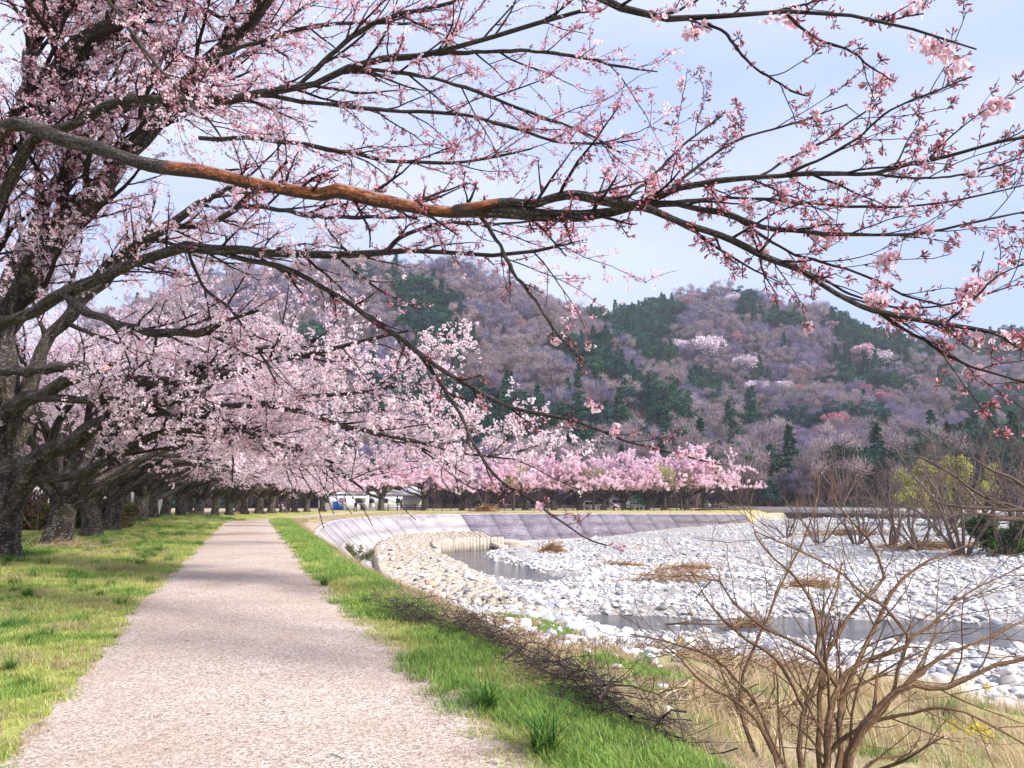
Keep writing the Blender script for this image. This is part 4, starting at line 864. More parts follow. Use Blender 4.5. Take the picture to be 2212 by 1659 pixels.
R2 = [fk((1380, 445, 6.22, 20), (1431, 423, 6.1, 17), (1477, 402, 6.0, 14), (1537, 393, 5.9, 12), (1643, 383, 5.75, 11), (1713, 376, 5.65, 10), (1819, 376, 5.5, 10), (1883, 374, 5.4, 9), (1960, 356, 5.3, 8.5), (2031, 342, 5.2, 8), (2101, 321, 5.1, 7.5), (2154, 307, 5.0, 7), (2250, 292, 4.9, 6)),
      fk((1370, 448, 6.2, 16), (1449, 441, 6.1, 13), (1519, 452, 6.0, 13), (1583, 466, 5.95, 12), (1643, 489, 5.9, 11), (1713, 499, 5.8, 10), (1784, 504, 5.7, 9), (1890, 508, 5.6, 7), (2013, 501, 5.5, 6), (2101, 480, 5.4, 5), (2230, 455, 5.3, 4)),
      fk((1900, 676, 5.2, 8), (1960, 716, 5.15, 7), (1995, 733, 5.1, 7), (2031, 758, 5.05, 7), (2084, 786, 5.0, 6), (2137, 804, 4.95, 5), (2230, 830, 4.9, 4)),
      fk((1584, 467, 5.95, 8), (1640, 505, 6.1, 7), (1713, 548, 6.2, 6), (1790, 570, 6.2, 6), (1880, 600, 6.1, 5), (1960, 640, 6.0, 5), (2040, 660, 5.9, 4)),
      fk((1430, 440, 6.1, 8), (1560, 428, 6.3, 7), (1680, 432, 6.4, 6), (1820, 445, 6.4, 6), (1960, 446, 6.3, 5), (2080, 430, 6.2, 4), (2212, 400, 6.1, 3)),
      fk((1700, 376, 5.6, 7), (1780, 340, 5.5, 6), (1850, 300, 5.4, 5), (1920, 240, 5.3, 4.5), (2000, 205, 5.2, 4), (2100, 165, 5.1, 3)),
      fk((1640, 383, 5.75, 6), (1700, 345, 5.9, 5), (1780, 305, 6.0, 5), (1840, 260, 6.0, 4), (1905, 220, 6.0, 3)),
      fk((1440, 415, 6.1, 7), (1520, 350, 6.3, 6), (1600, 300, 6.4, 5), (1720, 265, 6.4, 4), (1830, 225, 6.4, 3)),
      fk((1340, 440, 6.3, 8), (1420, 370, 6.6, 6), (1480, 310, 6.8, 5), (1560, 250, 6.9, 3.5)),
      fk((1750, 590, 5.5, 6), (1850, 640, 5.7, 5), (1950, 665, 5.8, 4.5), (2060, 655, 5.8, 4), (2180, 620, 5.8, 3)),
      fk((2040, 700, 5.0, 6), (2100, 650, 4.95, 5), (2150, 600, 4.9, 4), (2210, 570, 4.9, 3)),
      fk((1880, 376, 5.4, 6), (1990, 385, 5.5, 5), (2090, 375, 5.5, 4), (2212, 340, 5.4, 3))]
L2 = [fk((W, -9.6, 12.8, 4.9, 0.12), (60, 320, 11.6, 22), (123, 286, 11.3, 21), (212, 240, 10.9, 20), (247, 226, 10.7, 19), (310, 210, 10.4, 18), (406, 220, 10.0, 18), (529, 208, 9.5, 17), (635, 192, 9.1, 15), (688, 176, 8.9, 14), (741, 152, 8.7, 14), (813, 130, 8.5, 13), (936, 116, 8.1, 12), (989, 102, 7.9, 11), (1060, 81, 7.7, 10), (1148, 53, 7.5, 9), (1254, 25, 7.2, 7)),
      fk((936, 116, 8.1, 9), (1050, 112, 7.9, 8), (1150, 110, 7.7, 7), (1260, 125, 7.5, 6), (1330, 142, 7.4, 5), (1420, 155, 7.3, 3)),
      fk((740, 150, 8.7, 9), (850, 155, 8.6, 8), (970, 178, 8.4, 7), (1060, 210, 8.2, 7), (1150, 245, 8.0, 6), (1260, 285, 7.8, 5), (1340, 330, 7.7, 4)),
      fk((560, 205, 9.4, 9), (700, 225, 9.2, 8), (860, 240, 9.0, 8), (980, 245, 8.8, 7), (1090, 270, 8.6, 7), (1200, 305, 8.4, 6), (1300, 310, 8.2, 5), (1390, 300, 8.1, 3)),
      fk((430, 300, 10.4, 10), (560, 300, 10, 9), (700, 320, 9.6, 9), (830, 345, 9.2, 8), (930, 352, 9.0, 7), (1040, 345, 8.8, 6), (1150, 320, 8.6, 4)),
      fk((640, 190, 9.1, 9), (760, 80, 8.8, 10), (850, 35, 8.5, 9), (960, 10, 8.3, 7), (1080, -30, 8.1, 5)),
      fk((470, 120, 9.8, 9), (560, 90, 9.5, 8), (690, 55, 9.2, 7), (830, 50, 9.0, 6), (980, 55, 8.8, 5)),
      fk((220, -20, 8.2, 7), (270, 50, 8.2, 7), (330, 130, 8.1, 7), (400, 210, 8.0, 6), (460, 270, 7.9, 5), (480, 300, 7.9, 3))]
TH = [fk(st, (W, -10.2, 13.7, 4.6, 0.24), (-30, 420, 13.2, 44), (0, 318, 13.0, 40), (53, 247, 12.7, 39), (123, 159, 12.3, 38), (176, 99, 12.0, 37), (219, 63, 11.8, 35), (268, 35, 11.6, 33), (330, -10, 11.4, 28), (430, -90, 11.0, 20)),
      fk((35, 270, 12.8, 26), (60, 176, 12.6, 25), (67, 88, 12.5, 24), (81, 0, 12.3, 22), (110, -120, 12.0, 16)),
      fk(st, (W, -10.0, 13.9, 3.6, 0.25), (-20, 730, 13.9, 52), (70, 585, 13.7, 46), (141, 494, 13.5, 44), (194, 423, 13.3, 42), (247, 370, 13.1, 40), (300, 307, 12.8, 36), (353, 240, 12.5, 32), (441, 141, 12.0, 28), (476, 106, 11.8, 26), (529, 63, 11.6, 22), (600, -20, 11.2, 16)),
      fk(st, (W, -10.3, 13.6, 3.0, 0.2), (-60, 715, 13.2, 28), (0, 698, 12.9, 25), (88, 663, 12.5, 26), (159, 628, 12.2, 25), (212, 600, 12.0, 25), (265, 578, 11.7, 24), (335, 553, 11.4, 23), (370, 540, 11.2, 22), (406, 530, 11.0, 22), (459, 543, 10.8, 21), (529, 540, 10.5, 20), (600, 545, 10.2, 18), (705, 553, 9.8, 16), (780, 550, 9.5, 14), (830, 541, 9.3, 13), (919, 543, 9.0, 11), (1042, 550, 8.6, 9), (1130, 550, 8.3, 8), (1183, 533, 8.1, 6), (1260, 520, 7.9, 4)),
      fk((830, 541, 9.3, 9), (883, 504, 9.2, 9), (972, 480, 9.0, 8), (1060, 485, 8.8, 6), (1170, 475, 8.6, 4)),
      fk((185, 615, 12.1, 15), (233, 571, 12.0, 15), (293, 529, 11.8, 15), (381, 490, 11.4, 14), (441, 487, 11.1, 14), (494, 462, 10.8, 13), (522, 437, 10.6, 12), (564, 406, 10.3, 9), (620, 350, 10.0, 6)),
      fk((515, 444, 10.6, 11), (575, 448, 10.4, 10), (635, 459, 10.2, 10), (705, 469, 9.9, 9), (780, 469, 9.6, 8), (900, 470, 9.3, 6)),
      fk((145, 640, 12.2, 20), (170, 664, 12.1, 20), (212, 684, 11.9, 19), (282, 709, 11.6, 18), (353, 719, 11.3, 18), (440, 716, 11.0, 17), (494, 691, 10.8, 9), (560, 670, 10.6, 6)),
      fk((460, 543, 10.8, 13), (529, 559, 10.6, 12), (600, 575, 10.3, 11), (670, 605, 10.0, 11), (741, 645, 9.7, 11), (800, 690, 9.4, 11), (880, 740, 9.1, 11), (940, 790, 8.8, 11), (1010, 832, 8.5, 10), (1090, 875, 8.2, 9), (1180, 896, 8.0, 8), (1260, 915, 7.8, 7), (1340, 950, 7.6, 6), (1440, 975, 7.4, 5), (1560, 1005, 7.2, 3), ),
      fk((895, 752, 9.0, 8), (957, 836, 8.8, 8), (996, 898, 8.7, 8), (1022, 957, 8.6, 7), (1049, 1000, 8.5, 7), (1088, 1046, 8.4, 6), (1137, 1072, 8.3, 5), (1186, 1108, 8.2, 5), (1219, 1131, 8.1, 4), (1268, 1164, 8.0, 3.5), (1310, 1178, 7.9, 3)),
      fk((1035, 462, 6.95, 9), (1080, 530, 7.0, 8), (1110, 590, 7.0, 8), (1150, 640, 7.0, 7), (1200, 715, 7.0, 6), (1235, 755, 7.0, 5), (1270, 790, 7.0, 3)),
      fk((405, 540, 11, 7), (440, 620, 10.8, 7), (500, 670, 10.6, 6), (560, 760, 10.4, 5), (600, 830, 10.2, 4))]
A2 = [fk((W, -8.95, 9.4, 2.0, 0.2), (W, -8.2, 9.0, 4.6, 0.13), (W, -7.2, 8.4, 6.8, 0.11), (W, -4.6, 7.2, 7.7, 0.085), (W, -1.8, 6.0, 7.0, 0.06), (W, -0.2, 5.5, 6.1, 0.04), (1289, -2, 5.2, 17), (1342, 14, 5.1, 15), (1395, 32, 5.0, 14), (1448, 40, 4.95, 13), (1505, 44, 4.9, 12), (1590, 33, 4.8, 10), (1678, 26, 4.75, 9), (1766, 32, 4.7, 8), (1854, 35, 4.6, 7), (1925, 46, 4.5, 6), (1995, 70, 4.45, 5), (2066, 85, 4.4, 4.5), (2110, 106, 4.4, 3), n=44),
      fk((1515, 46, 4.9, 7), (1565, 70, 4.85, 6), (1593, 106, 4.8, 5.5), (1629, 145, 4.75, 5), (1678, 176, 4.7, 4.5), (1713, 198, 4.7, 4), (1745, 208, 4.7, 3)),
      fk((1700, 30, 4.75, 6), (1734, 63, 4.7, 6), (1784, 92, 4.65, 5.5), (1837, 109, 4.6, 5), (1872, 138, 4.55, 4), (1925, 173, 4.5, 3)),
      fk((1430, 36, 4.98, 6), (1480, 15, 5.0, 5), (1540, -20, 5.0, 4)), fk((1660, 28, 4.76, 6), (1730, 12, 4.8, 5), (1800, -10, 4.8, 4)), fk((1850, 35, 4.6, 4), (1910, 45, 4.6, 4), (1960, 35, 4.6, 3), (1995, 30, 4.55, 3))]
def grow(lists, d2, l2, d3, l3, g, n=26, up=0.15, a2=(18, 50), bias=None):
    """side branches and twigs along traced limbs, in proportion to their length; the first metres near a trunk stay clear"""
    P2s = []; R2s = []
    for P_, R_ in lists:
        q_ = spline(np.c_[P_, R_], n); ln = np.linalg.norm(np.diff(q_[:, :3], axis=0), axis=1).sum(); t0 = 0.12 if R_[0] < 0.12 else 0.4
        k = int(ln*(1-t0)*d2)+1
        a, b = spawn(q_[None, :, :3], q_[None, :, 3], k, (t0, 1.0), l2, a2, 8, up, 0.10, 0.55, 0.3, 0.65, 0.35, 0.0042, g, bias=bias)
        P2s.append(a); R2s.append(np.minimum(b, 0.022*np.linspace(1, 0.3, 8)))
    P2, R2 = np.concatenate(P2s), np.concatenate(R2s); ln2 = np.linalg.norm(P2[:, -1]-P2[:, 0], axis=1)
    P3, R3 = spawn(P2, R2, np.maximum((ln2*d3).astype(int), 1), (0.12, 1.0), l3, (22, 62), 5, 0.12, 0.14, 0.7, 0.5, 0.8, 0.3, 0.0028, g)
    return P2, R2, P3, R3
near_l = [(forkP, forkR)]+R2+[(peelP[ia:], peelR[ia:])]
P2, R2_, P3, R3_ = grow(near_l, 4.2, (0.3, 1.05), 6.5, (0.08, 0.36), g, a2=(20, 58))
for P_, R_ in R2: main.append((P_, R_, 'cherry_bark' if R_[0] > 0.022 else 'twig_bark', None))
main += [(P_, R_, 'cherry_bark', None) for P_, R_ in L2+TH]
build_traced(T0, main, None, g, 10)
# left part: longer side branches filling the top of the picture
Q2, S2, Q3, S3 = grow(L2+TH[3:8]+TH[11:], 3.4, (0.5, 1.9), 5.5, (0.12, 0.6), g)
B2, C2 = spawn(np.array([spline(np.c_[a, b], 26)[:, :3] for a, b in TH[:3]]), np.array([spline(np.c_[a, b], 26)[:, 3] for a, b in TH[:3]]), 26, (0.3, 1.0), (2.0, 4.4), (25, 65), 12, 0.05, 0.10, 0.4, 0.25, 0.8, 0.4, 0.008, g, bias=(0.5, -0.15, 0.1))
B3, C3 = spawn(B2, C2, 9, (0.15, 1), (0.7, 1.7), (22, 55), 8, 0.06, 0.12, 0.5, 0.3, 0.7, 0.35, 0.0045, g); B4, C4 = spawn(B3, C3, 5, (0.15, 1), (0.15, 0.6), (25, 60), 5, 0.1, 0.14, 0.6, 0.5, 0.8, 0.3, 0.0032, g)
H2, I2, H3, I3 = grow([TH[8], TH[9], TH[10]], 3.4, (0.2, 0.7), 6, (0.06, 0.25), g)
obj('twigs', bark_mesh('twigs', [(P2, R2_, 5), (P3, R3_, 4), (Q2, S2, 5), (Q3, S3, 4), (B2, C2, 6), (B3, C3, 5), (B4, C4, 3), (H2, I2, 4), (H3, I3, 3)]), M['twig_bark'], T0, kind='stuff')
def tips(P_, per, t=(0.1, 1.0)):
    p, d_ = samples(P_, per, t, g); return p, unit(d_*0.8+unit(g.normal(size=p.shape))*0.9)
def shoots(sets):
    p, d_ = zip(*[tips(*s) for s in sets]); return np.concatenate(p), np.concatenate(d_)
bp, bd = shoots([(P3, 3, (0.3, 1.0)), (P2, 3), (H3, 2), (H2, 2)]); obj('buds', stamps('buds', bp, bd, BUDS, (0.9, 1.7), g=g), M['bud'], T0)
m_ = g.random(len(bp)) < 0.035
hot = np.array([at(u_, v_, Y_) for u_, v_, Y_ in ((1785, 545, 5.9), (1925, 560, 5.9), (1900, 630, 5.4), (2075, 640, 5.2), (2150, 680, 4.95), (2180, 640, 4.95), (1940, 640, 5.5), (2010, 40, 4.5), (2100, 90, 4.4), (1690, 35, 4.8), (1480, 60, 4.95), (2160, 250, 5.0), (1600, 480, 5.9), (1315, 370, 6.6), (1400, 360, 6.3), (1740, 325, 5.6), (1850, 165, 5.4), (1330, 900, 7.8), (1500, 985, 7.3), (1560, 1000, 7.2))])
m_ &= True; fp = [bp[m_]]; fd = [bd[m_]]
for h_ in hot:
    d2_ = np.linalg.norm(bp-h_, axis=1); k_ = np.argsort(d2_)[:6]; k_ = k_[d2_[k_] < 0.35]; fp.append(bp[k_]); fd.append(bd[k_])
fp = np.concatenate(fp); fd = np.concatenate(fd); rep = np.repeat(np.arange(len(fp)), 2)[:-1]
obj('blossoms', stamps('blossoms', fp[rep]+g.normal(size=(len(rep), 3))*0.02, fd[rep]+g.normal(size=(len(rep), 3))*0.6, FLOW, (0.8, 1.25), 0.1, g), M['petal'], T0)
cp, cd_ = shoots([(Q3, 4), (Q2, 4), (B4, 4), (B3, 4)]); sel = g.random(len(cp))
up_, vp_ = proj(cp)
openf = sel < np.where(vp_ > 480, 0.6, 0.3)*np.where(up_ > 800, 0.35, 1)
parts = [stamp(*BUDS[i], cp[~openf][i::6], rotmats(len(cp[~openf][i::6]), g, cd_[~openf][i::6]), g.uniform(1.1, 2.0, len(cp[~openf][i::6]))) for i in range(2)]
obj('buds', blossom(cp[~openf], QB, (0.7, 1.4), 0.2, g), M['petal'], T0)
k2 = np.repeat(np.nonzero(openf)[0], 2); obj('blossoms', blossom(cp[k2]+g.normal(size=(len(k2), 3))*0.05, QC, (0.4, 0.8), 0.12, g), M['petal'], T0)

# the tree in front of it: only its long top branch comes into the picture
Tn = thing('cherry_tree', 'cherry standing out of frame whose thin branch crosses the top right sky', 'cherry tree', (0, 0, 0), group='cherry row along the path')
xn, yn = -9.1, 9.5; zn = land1(xn, yn); tp, tr_ = trunk_poly(g, 2.0, 0.42); me = bark_mesh('trunk', [(tp, tr_, 18)]); flute(me, g); me.transform(__import__('mathutils').Matrix.Translation((xn, yn, zn))); obj('trunk', me, M['cherry_bark'], Tn)
build_traced(Tn, [(a, b, 'cherry_bark' if b[0] > 0.02 else 'twig_bark', None) for a, b in A2], None, g, 8)
ext = []
for az, el_, ln_ in ((2.2, 40, 5.5), (3.6, 50, 6), (4.6, 35, 5), (2.9, 70, 5)):
    d_ = np.array([math.cos(az)*math.cos(math.radians(el_)), math.sin(az)*math.cos(math.radians(el_)), math.sin(math.radians(el_))]); pts_ = [np.array([xn, yn, zn+1.8])+d_*ln_*f+np.array([0, 0, -0.7*f*f]) for f in np.linspace(0, 1, 8)]; ext.append((np.array(pts_), np.linspace(0.17, 0.03, 8)))
build_traced(Tn, [(*[spline(np.c_[a, b], 14)[:, s] for s in (slice(0, 3), 3)], 'cherry_bark', None) for a, b in ext], None, g, 8)
vis_l = [(A2[0][0][22:], A2[0][1][22:])]+A2[1:]
P2, R2_, P3, R3_ = grow(vis_l, 3.0, (0.15, 0.55), 5, (0.05, 0.2), g); E2, G2, E3, G3 = grow(ext, 2.5, (0.8, 2.0), 4, (0.2, 0.6), g)
obj('twigs', bark_mesh('twigs', [(P2, R2_, 5), (P3, R3_, 4), (E2, G2, 4), (E3, G3, 3)]), M['twig_bark'], Tn, kind='stuff')
bp, bd = shoots([(P3, 2, (0.5, 1)), (P2, 2, (0.4, 1))]+[(np.array([spline(a, 12) for a, b in vis_l]), 7, (0.2, 1))]); obj('buds', stamps('buds', bp, bd, BUDS, (0.9, 1.6), g=g), M['bud'], Tn)
fp = []; fd = []
for h_ in hot[7:12]:
    d2_ = np.linalg.norm(bp-h_, axis=1); k_ = np.argsort(d2_)[:7]; k_ = k_[d2_[k_] < 0.6]; fp.append(bp[k_]); fd.append(bd[k_])
fp = np.concatenate(fp); fd = np.concatenate(fd); rep = np.arange(len(fp)); ex = samples(E3, 3, g=g)[0]
b1 = stamps('blossoms', fp[rep]+g.normal(size=(len(rep), 3))*0.02, fd[rep], FLOW, (1.0, 1.5), 0.1, g); obj('blossoms', b1, M['petal'], Tn); obj('blossoms', blossom(ex, QC, (0.6, 1.2), 0.12, g), M['petal'], Tn)

# the first tree whose trunk stands inside the picture
T1 = thing('cherry_tree', 'mossy cherry trunk at the picture edge with a sawn-off limb', 'cherry tree', (0, 0, 0), group='cherry row along the path')
x1, y1 = -12.72, 19.8; z1 = land1(x1, y1); tp, tr_ = trunk_poly(g, 2.6, 0.31, 0.1); me = bark_mesh('trunk', [(tp, tr_, 20)]); flute(me, g); me.transform(__import__('mathutils').Matrix.Translation((x1, y1, z1))); obj('trunk', me, M['cherry_bark'], T1)
s1 = (W, x1+0.15, y1-0.1, z1+1.5, 0.26); s2 = (W, x1, y1, z1+2.5, 0.26)
TT = [fk(s1, (46, 1051, 19.5, 44), (71, 1012, 19.2, 42), (116, 970, 18.9, 40), (176, 945, 18.5, 37), (229, 913, 18.1, 34), (282, 885, 17.7, 32), (330, 850, 17.3, 26), (420, 800, 16.6, 20), (540, 760, 15.8, 14), (680, 735, 15, 9)),
      fk((W, x1+0.2, y1-0.2, z1+1.2, 0.15), (60, 1061, 19.4, 22), (81, 1037, 19.2, 20), (123, 1031, 18.9, 19), (169, 1026, 18.6, 19), (212, 1009, 18.2, 19), (265, 977, 17.8, 18), (300, 956, 17.5, 17), (380, 930, 16.9, 14), (500, 935, 16.2, 11), (620, 965, 15.4, 8), (720, 1000, 14.8, 5)),
      fk(s2, (0, 903, 19.4, 36), (42, 874, 19.0, 32), (88, 850, 18.6, 30), (134, 832, 18.2, 28), (176, 808, 17.8, 26), (247, 818, 17.2, 24), (353, 825, 16.5, 22), (459, 816, 15.8, 19), (529, 800, 15.3, 17), (617, 772, 14.7, 14), (688, 762, 14.2, 12), (780, 737, 13.6, 9), (880, 715, 13.0, 6)),
      fk((W, x1, y1, z1+2.4, 0.16), (40, 880, 19.0, 18), (123, 862, 18.3, 17), (212, 864, 17.5, 16), (317, 869, 16.7, 15), (423, 876, 16.0, 14), (529, 876, 15.2, 13), (600, 867, 14.8, 11), (653, 857, 14.4, 10), (741, 853, 13.9, 9), (850, 835, 13.4, 6)),
      fk((529, 876, 15.2, 12), (613, 882, 14.6, 11), (662, 892, 14.3, 11), (744, 921, 13.9, 10), (842, 941, 13.4, 9), (908, 957, 13.1, 8), (973, 974, 12.8, 6), (1040, 985, 12.5, 5), (1120, 992, 12.2, 3)),
      fk(s2, (-20, 815, 19.2, 24), (30, 802, 18.9, 23), (70, 800, 18.6, 22), (159, 791, 18.0, 22), (200, 794, 17.8, 21), (230, 797, 17.6, 20)),
      fk(s2, (10, 700, 19.6, 36), (40, 560, 19.4, 30), (110, 420, 19.0, 26), (190, 300, 18.4, 20), (300, 200, 17.8, 14)), fk(s2, (W, x1-0.8, y1+0.5, 6, 0.16), (W, x1-2, y1+1, 8.5, 0.1), (W, x1-2.6, y1+1.2, 10.5, 0.04)),
      fk(s2, (90, 760, 19.6, 30), (180, 650, 19.3, 26), (290, 540, 18.8, 22), (400, 460, 18.3, 16), (540, 380, 17.6, 10)), fk(s2, (W, x1-2, y1-1, 5.5, 0.15), (W, x1-4.5, y1-2, 6.6, 0.09), (W, x1-6, y1-3, 6.4, 0.04)),
      fk((300, 868, 16.8, 10), (420, 915, 16.2, 9), (540, 935, 15.6, 8), (660, 985, 15.0, 7), (760, 1040, 14.4, 5)),
      fk((240, 905, 18.0, 12), (360, 895, 17.2, 11), (470, 905, 16.5, 10), (600, 945, 15.8, 8), (720, 1010, 15.2, 6), (800, 1070, 14.8, 4))]
build_traced(T1, [(a, b, 'cherry_bark', None) for a, b in TT], None, g, 10)
e_ = TT[5][0][-1]; dd = unit(TT[5][0][-1]-TT[5][0][-2]); cw = MB().tube([e_-dd*0.02, e_+dd*0.006], [TT[5][1][-1]*1.02]*2, 10).mesh('cut_end'); obj('cut_end', cw, M['cut_wood'], T1)
lim = [x for i, x in enumerate(TT) if i != 5]
PA = np.array([spline(np.c_[a, b], 26)[:, :3] for a, b in lim]); RA = np.array([spline(np.c_[a, b], 26)[:, 3] for a, b in lim])
B2, C2 = spawn(PA, RA, 15, (0.3, 1.0), (1.4, 3.4), (22, 55), 10, -0.02, 0.10, 0.5, 0.28, 0.6, 0.45, 0.011, g); B3, C3 = spawn(B2, C2, 8, (0.15, 1), (0.5, 1.3), (25, 55), 7, 0.0, 0.12, 0.5, 0.35, 0.7, 0.35, 0.0045, g); ok = B3[:, -1, 2] > 2.2; B3, C3 = B3[ok], C3[ok]; B4, C4 = spawn(B3, C3, 4, (0.15, 1), (0.15, 0.45), (25, 60), 4, 0.05, 0.14, 0.6, 0.5, 0.8, 0.3, 0.0035, g)
obj('twigs', bark_mesh('twigs', [(B2, C2, 5), (B3, C3, 4), (B4, C4, 3)]), M['twig_bark'], T1, kind='stuff')
cp = np.concatenate([samples(B4, 2, g=g)[0], samples(B3, 3, g=g)[0], samples(B2, 2, (0.6, 1), g=g)[0], samples(PA[[4, 3, 9, 10]], 40, (0.5, 1), g=g)[0]])
obj('blossoms', blossom(cp+g.normal(size=cp.shape)*0.04, QC, (0.6, 1.1), 0.15, g), M['petal'], T1)

# ------------------------------------------------------------------ riverbed stones
def stone_mesh(seed, sub=2):
    import bmesh
    b = bmesh.new(); bmesh.ops.create_icosphere(b, subdivisions=sub, radius=1); g = np.random.default_rng(seed); dirs = unit(g.normal(size=(7, 3))); cut = g.uniform(0.62, 0.95, 7)
    for v in b.verts:
        p = np.array(v.co)
        for d_, c_ in zip(dirs, cut):
            h = p@d_
            if h > c_: p = p-d_*(h-c_)*0.75
        v.co = p
    me = bpy.data.meshes.new('river_stone'); b.to_mesh(me); b.free(); me.polygons.foreach_set('use_smooth', np.ones(len(me.polygons), bool)); return me
STM = [stone_mesh(300+i) for i in range(8)]; STL = [stone_mesh(320+i, 1) for i in range(5)]
def bed_points(n, y0, y1, g):
    y = y0+(y1-y0)*g.random(n)**1.25; x = y*g.uniform(-0.32, 0.74, n); z = land(x, y); sd_, ip_ = nearest(PATHC, x, y); dw_, _ = nearest(WT, x, y)
    ok = (z < np.where(x > 30, -1.2, -2.9)) & (sd_ > 8) & ((y < 40) | (dw_ > 4.3)); 
    i0 = nearest(INN, x, y)[0]; o0 = nearest(OUT, x, y)[0]; on_mat = (i0 > -0.3) & (o0 < 0.4) & (y > 40) & (y < 97) & (x < 3); ok &= ~on_mat
    ok &= (fbm(x/3.5+2, y/6, 3) > -0.12) | (g.random(n) < 0.3)
    deep = z < WATER-0.16; ok &= ~deep | (g.random(n) < np.where(y < 50, 0.4, 0.12)); ok &= ~((np.abs(nearest(chan, x, y)[0]) < 1.8) & (y < 63))
    return np.stack([x, y, z], 1)[ok]
g = np.random.default_rng(41)
big = bed_points(2600, 21, 62, g); sz = np.clip(g.lognormal(-1.95, 0.5, len(big)), 0.1, 0.55)
ang_sz = sz/np.hypot(big[:, 0], big[:, 1]); order = np.argsort(-ang_sz); big = big[order]; sz = sz[order]
uu, vv = proj(big); inv = (uu > 700) & (uu < 2230); bigv = big[inv][:300]; szv = sz[inv][:300]
special = {4: ('stone_orange', 'single orange stone among the pale ones beyond the channel', (1356, 1255)), 9: ('stone_dark', 'dark slate coloured boulder on the near stones', (1560, 1290))}
def stone_place(p, w):
    inpool = float(sdpoly(POOLS[1], np.array([p[0]]), np.array([p[1]]))[0])
    if inpool < 0.6: pl, gp = 'standing in the shallow near stream', 'stones in the near stream'
    elif p[1] < np.interp(p[0], POOLS[1][:, 0][np.argsort(POOLS[1][:, 0])], POOLS[1][:, 1][np.argsort(POOLS[1][:, 0])]): pl, gp = 'on the near shore between dry grass and stream', 'stones on the near shore'
    elif p[0] < 3: pl, gp = 'beside the block terrace and its pool', 'stones by the block terrace'
    elif p[0] < 14: pl, gp = 'on the bar between the two pools', 'stones on the middle bar'
    else: pl, gp = 'on the open bar behind the bare shrub', 'stones on the open bar'
    return '%s pale rounded river stone %s' % (w, pl), gp
for k_, (p, s_) in enumerate(zip(bigv, szv)):
    mt = M['stone']; bigw = 'large' if s_ > 0.3 else ('middle-sized' if s_ > 0.18 else 'small'); lab, grp = stone_place(p, bigw); me = STM[k_ % 8]; p = p.copy()
    if k_ == 4: p = onz(930, 1268, -3.6); p[2] = land1(p[0], p[1])+0.1 if p[0] > 1 else -3.45; me = STM[0].copy(); me.materials.clear(); mt = M['stone_orange']; lab = 'single orange stone among the pale stones near the block terrace'; s_ = 0.38
    if k_ == 9: p = onz(1010, 1288, -3.9); me = STM[1].copy(); me.materials.clear(); mt = M['stone_dark']; lab = 'dark slate coloured boulder beside pale river stones'; s_ = 0.5
    obj('river_stone', me, mt, None, lab, 'stone', grp, loc=(p[0], p[1], p[2]+s_*0.12), rot=(g.normal()*.2, g.normal()*.2, g.random()*6), scale=(s_, s_*g.uniform(.7, 1), s_*g.uniform(.45, .7)))
rest_p = np.concatenate([big[inv][300:], big[~inv]]); rest_s = np.concatenate([sz[inv][300:], sz[~inv]])
a_ = bed_points(48000, 20, 75, g); b_ = bed_points(34000, 60, 165, g)
ptsx = np.concatenate([rest_p, a_, b_]); szx = np.concatenate([rest_s, np.clip(g.lognormal(-2.55, 0.7, len(a_)), 0.03, 0.4), np.clip(g.lognormal(-2.1, 0.55, len(b_)), 0.07, 0.5)])
# loose stones lying on the block terrace
tm = []
for _ in range(260):
    f = g.random()**1.6*299*(0.6); v = g.random(); p = INN[int(f)]*(1-v)+OUT[int(f)]*v; tm.append(p+[0, 0, 0.12])
ptsx = np.concatenate([ptsx, tm]); szx = np.concatenate([szx, np.clip(g.lognormal(-1.9, 0.5, 260), 0.07, 0.45)]); n = len(ptsx)
# a spill of stones half way up the grass bank
sp_ = np.array([onz(u_, v_, -2.0) for u_, v_ in zip(g.normal(1390, 45, 40), g.normal(1500, 28, 40))]+[onz(u_, v_, -1.4) for u_, v_ in zip(g.normal(1460, 30, 8), g.normal(1585, 20, 8))]); sp_[:, 2] = land(sp_[:, 0], sp_[:, 1]); ptsx = np.concatenate([ptsx, sp_]); szx = np.concatenate([szx, g.uniform(0.05, 0.17, len(sp_))]); n = len(ptsx)
rot = np.stack([g.normal(size=n)*.25, g.normal(size=n)*.25, g.random(n)*6.28], 1); scx = szx[:, None]*np.stack([np.ones(n), g.uniform(.65, 1, n), g.uniform(.32, .65, n)], 1); ptsx[:, 2] += szx*0.15
scatter('riverbed_stones', ptsx, rot, scx, g.integers(0, 5, n), [(x, M['stone']) for x in STL], 'countless pale rounded stones covering the riverbed')

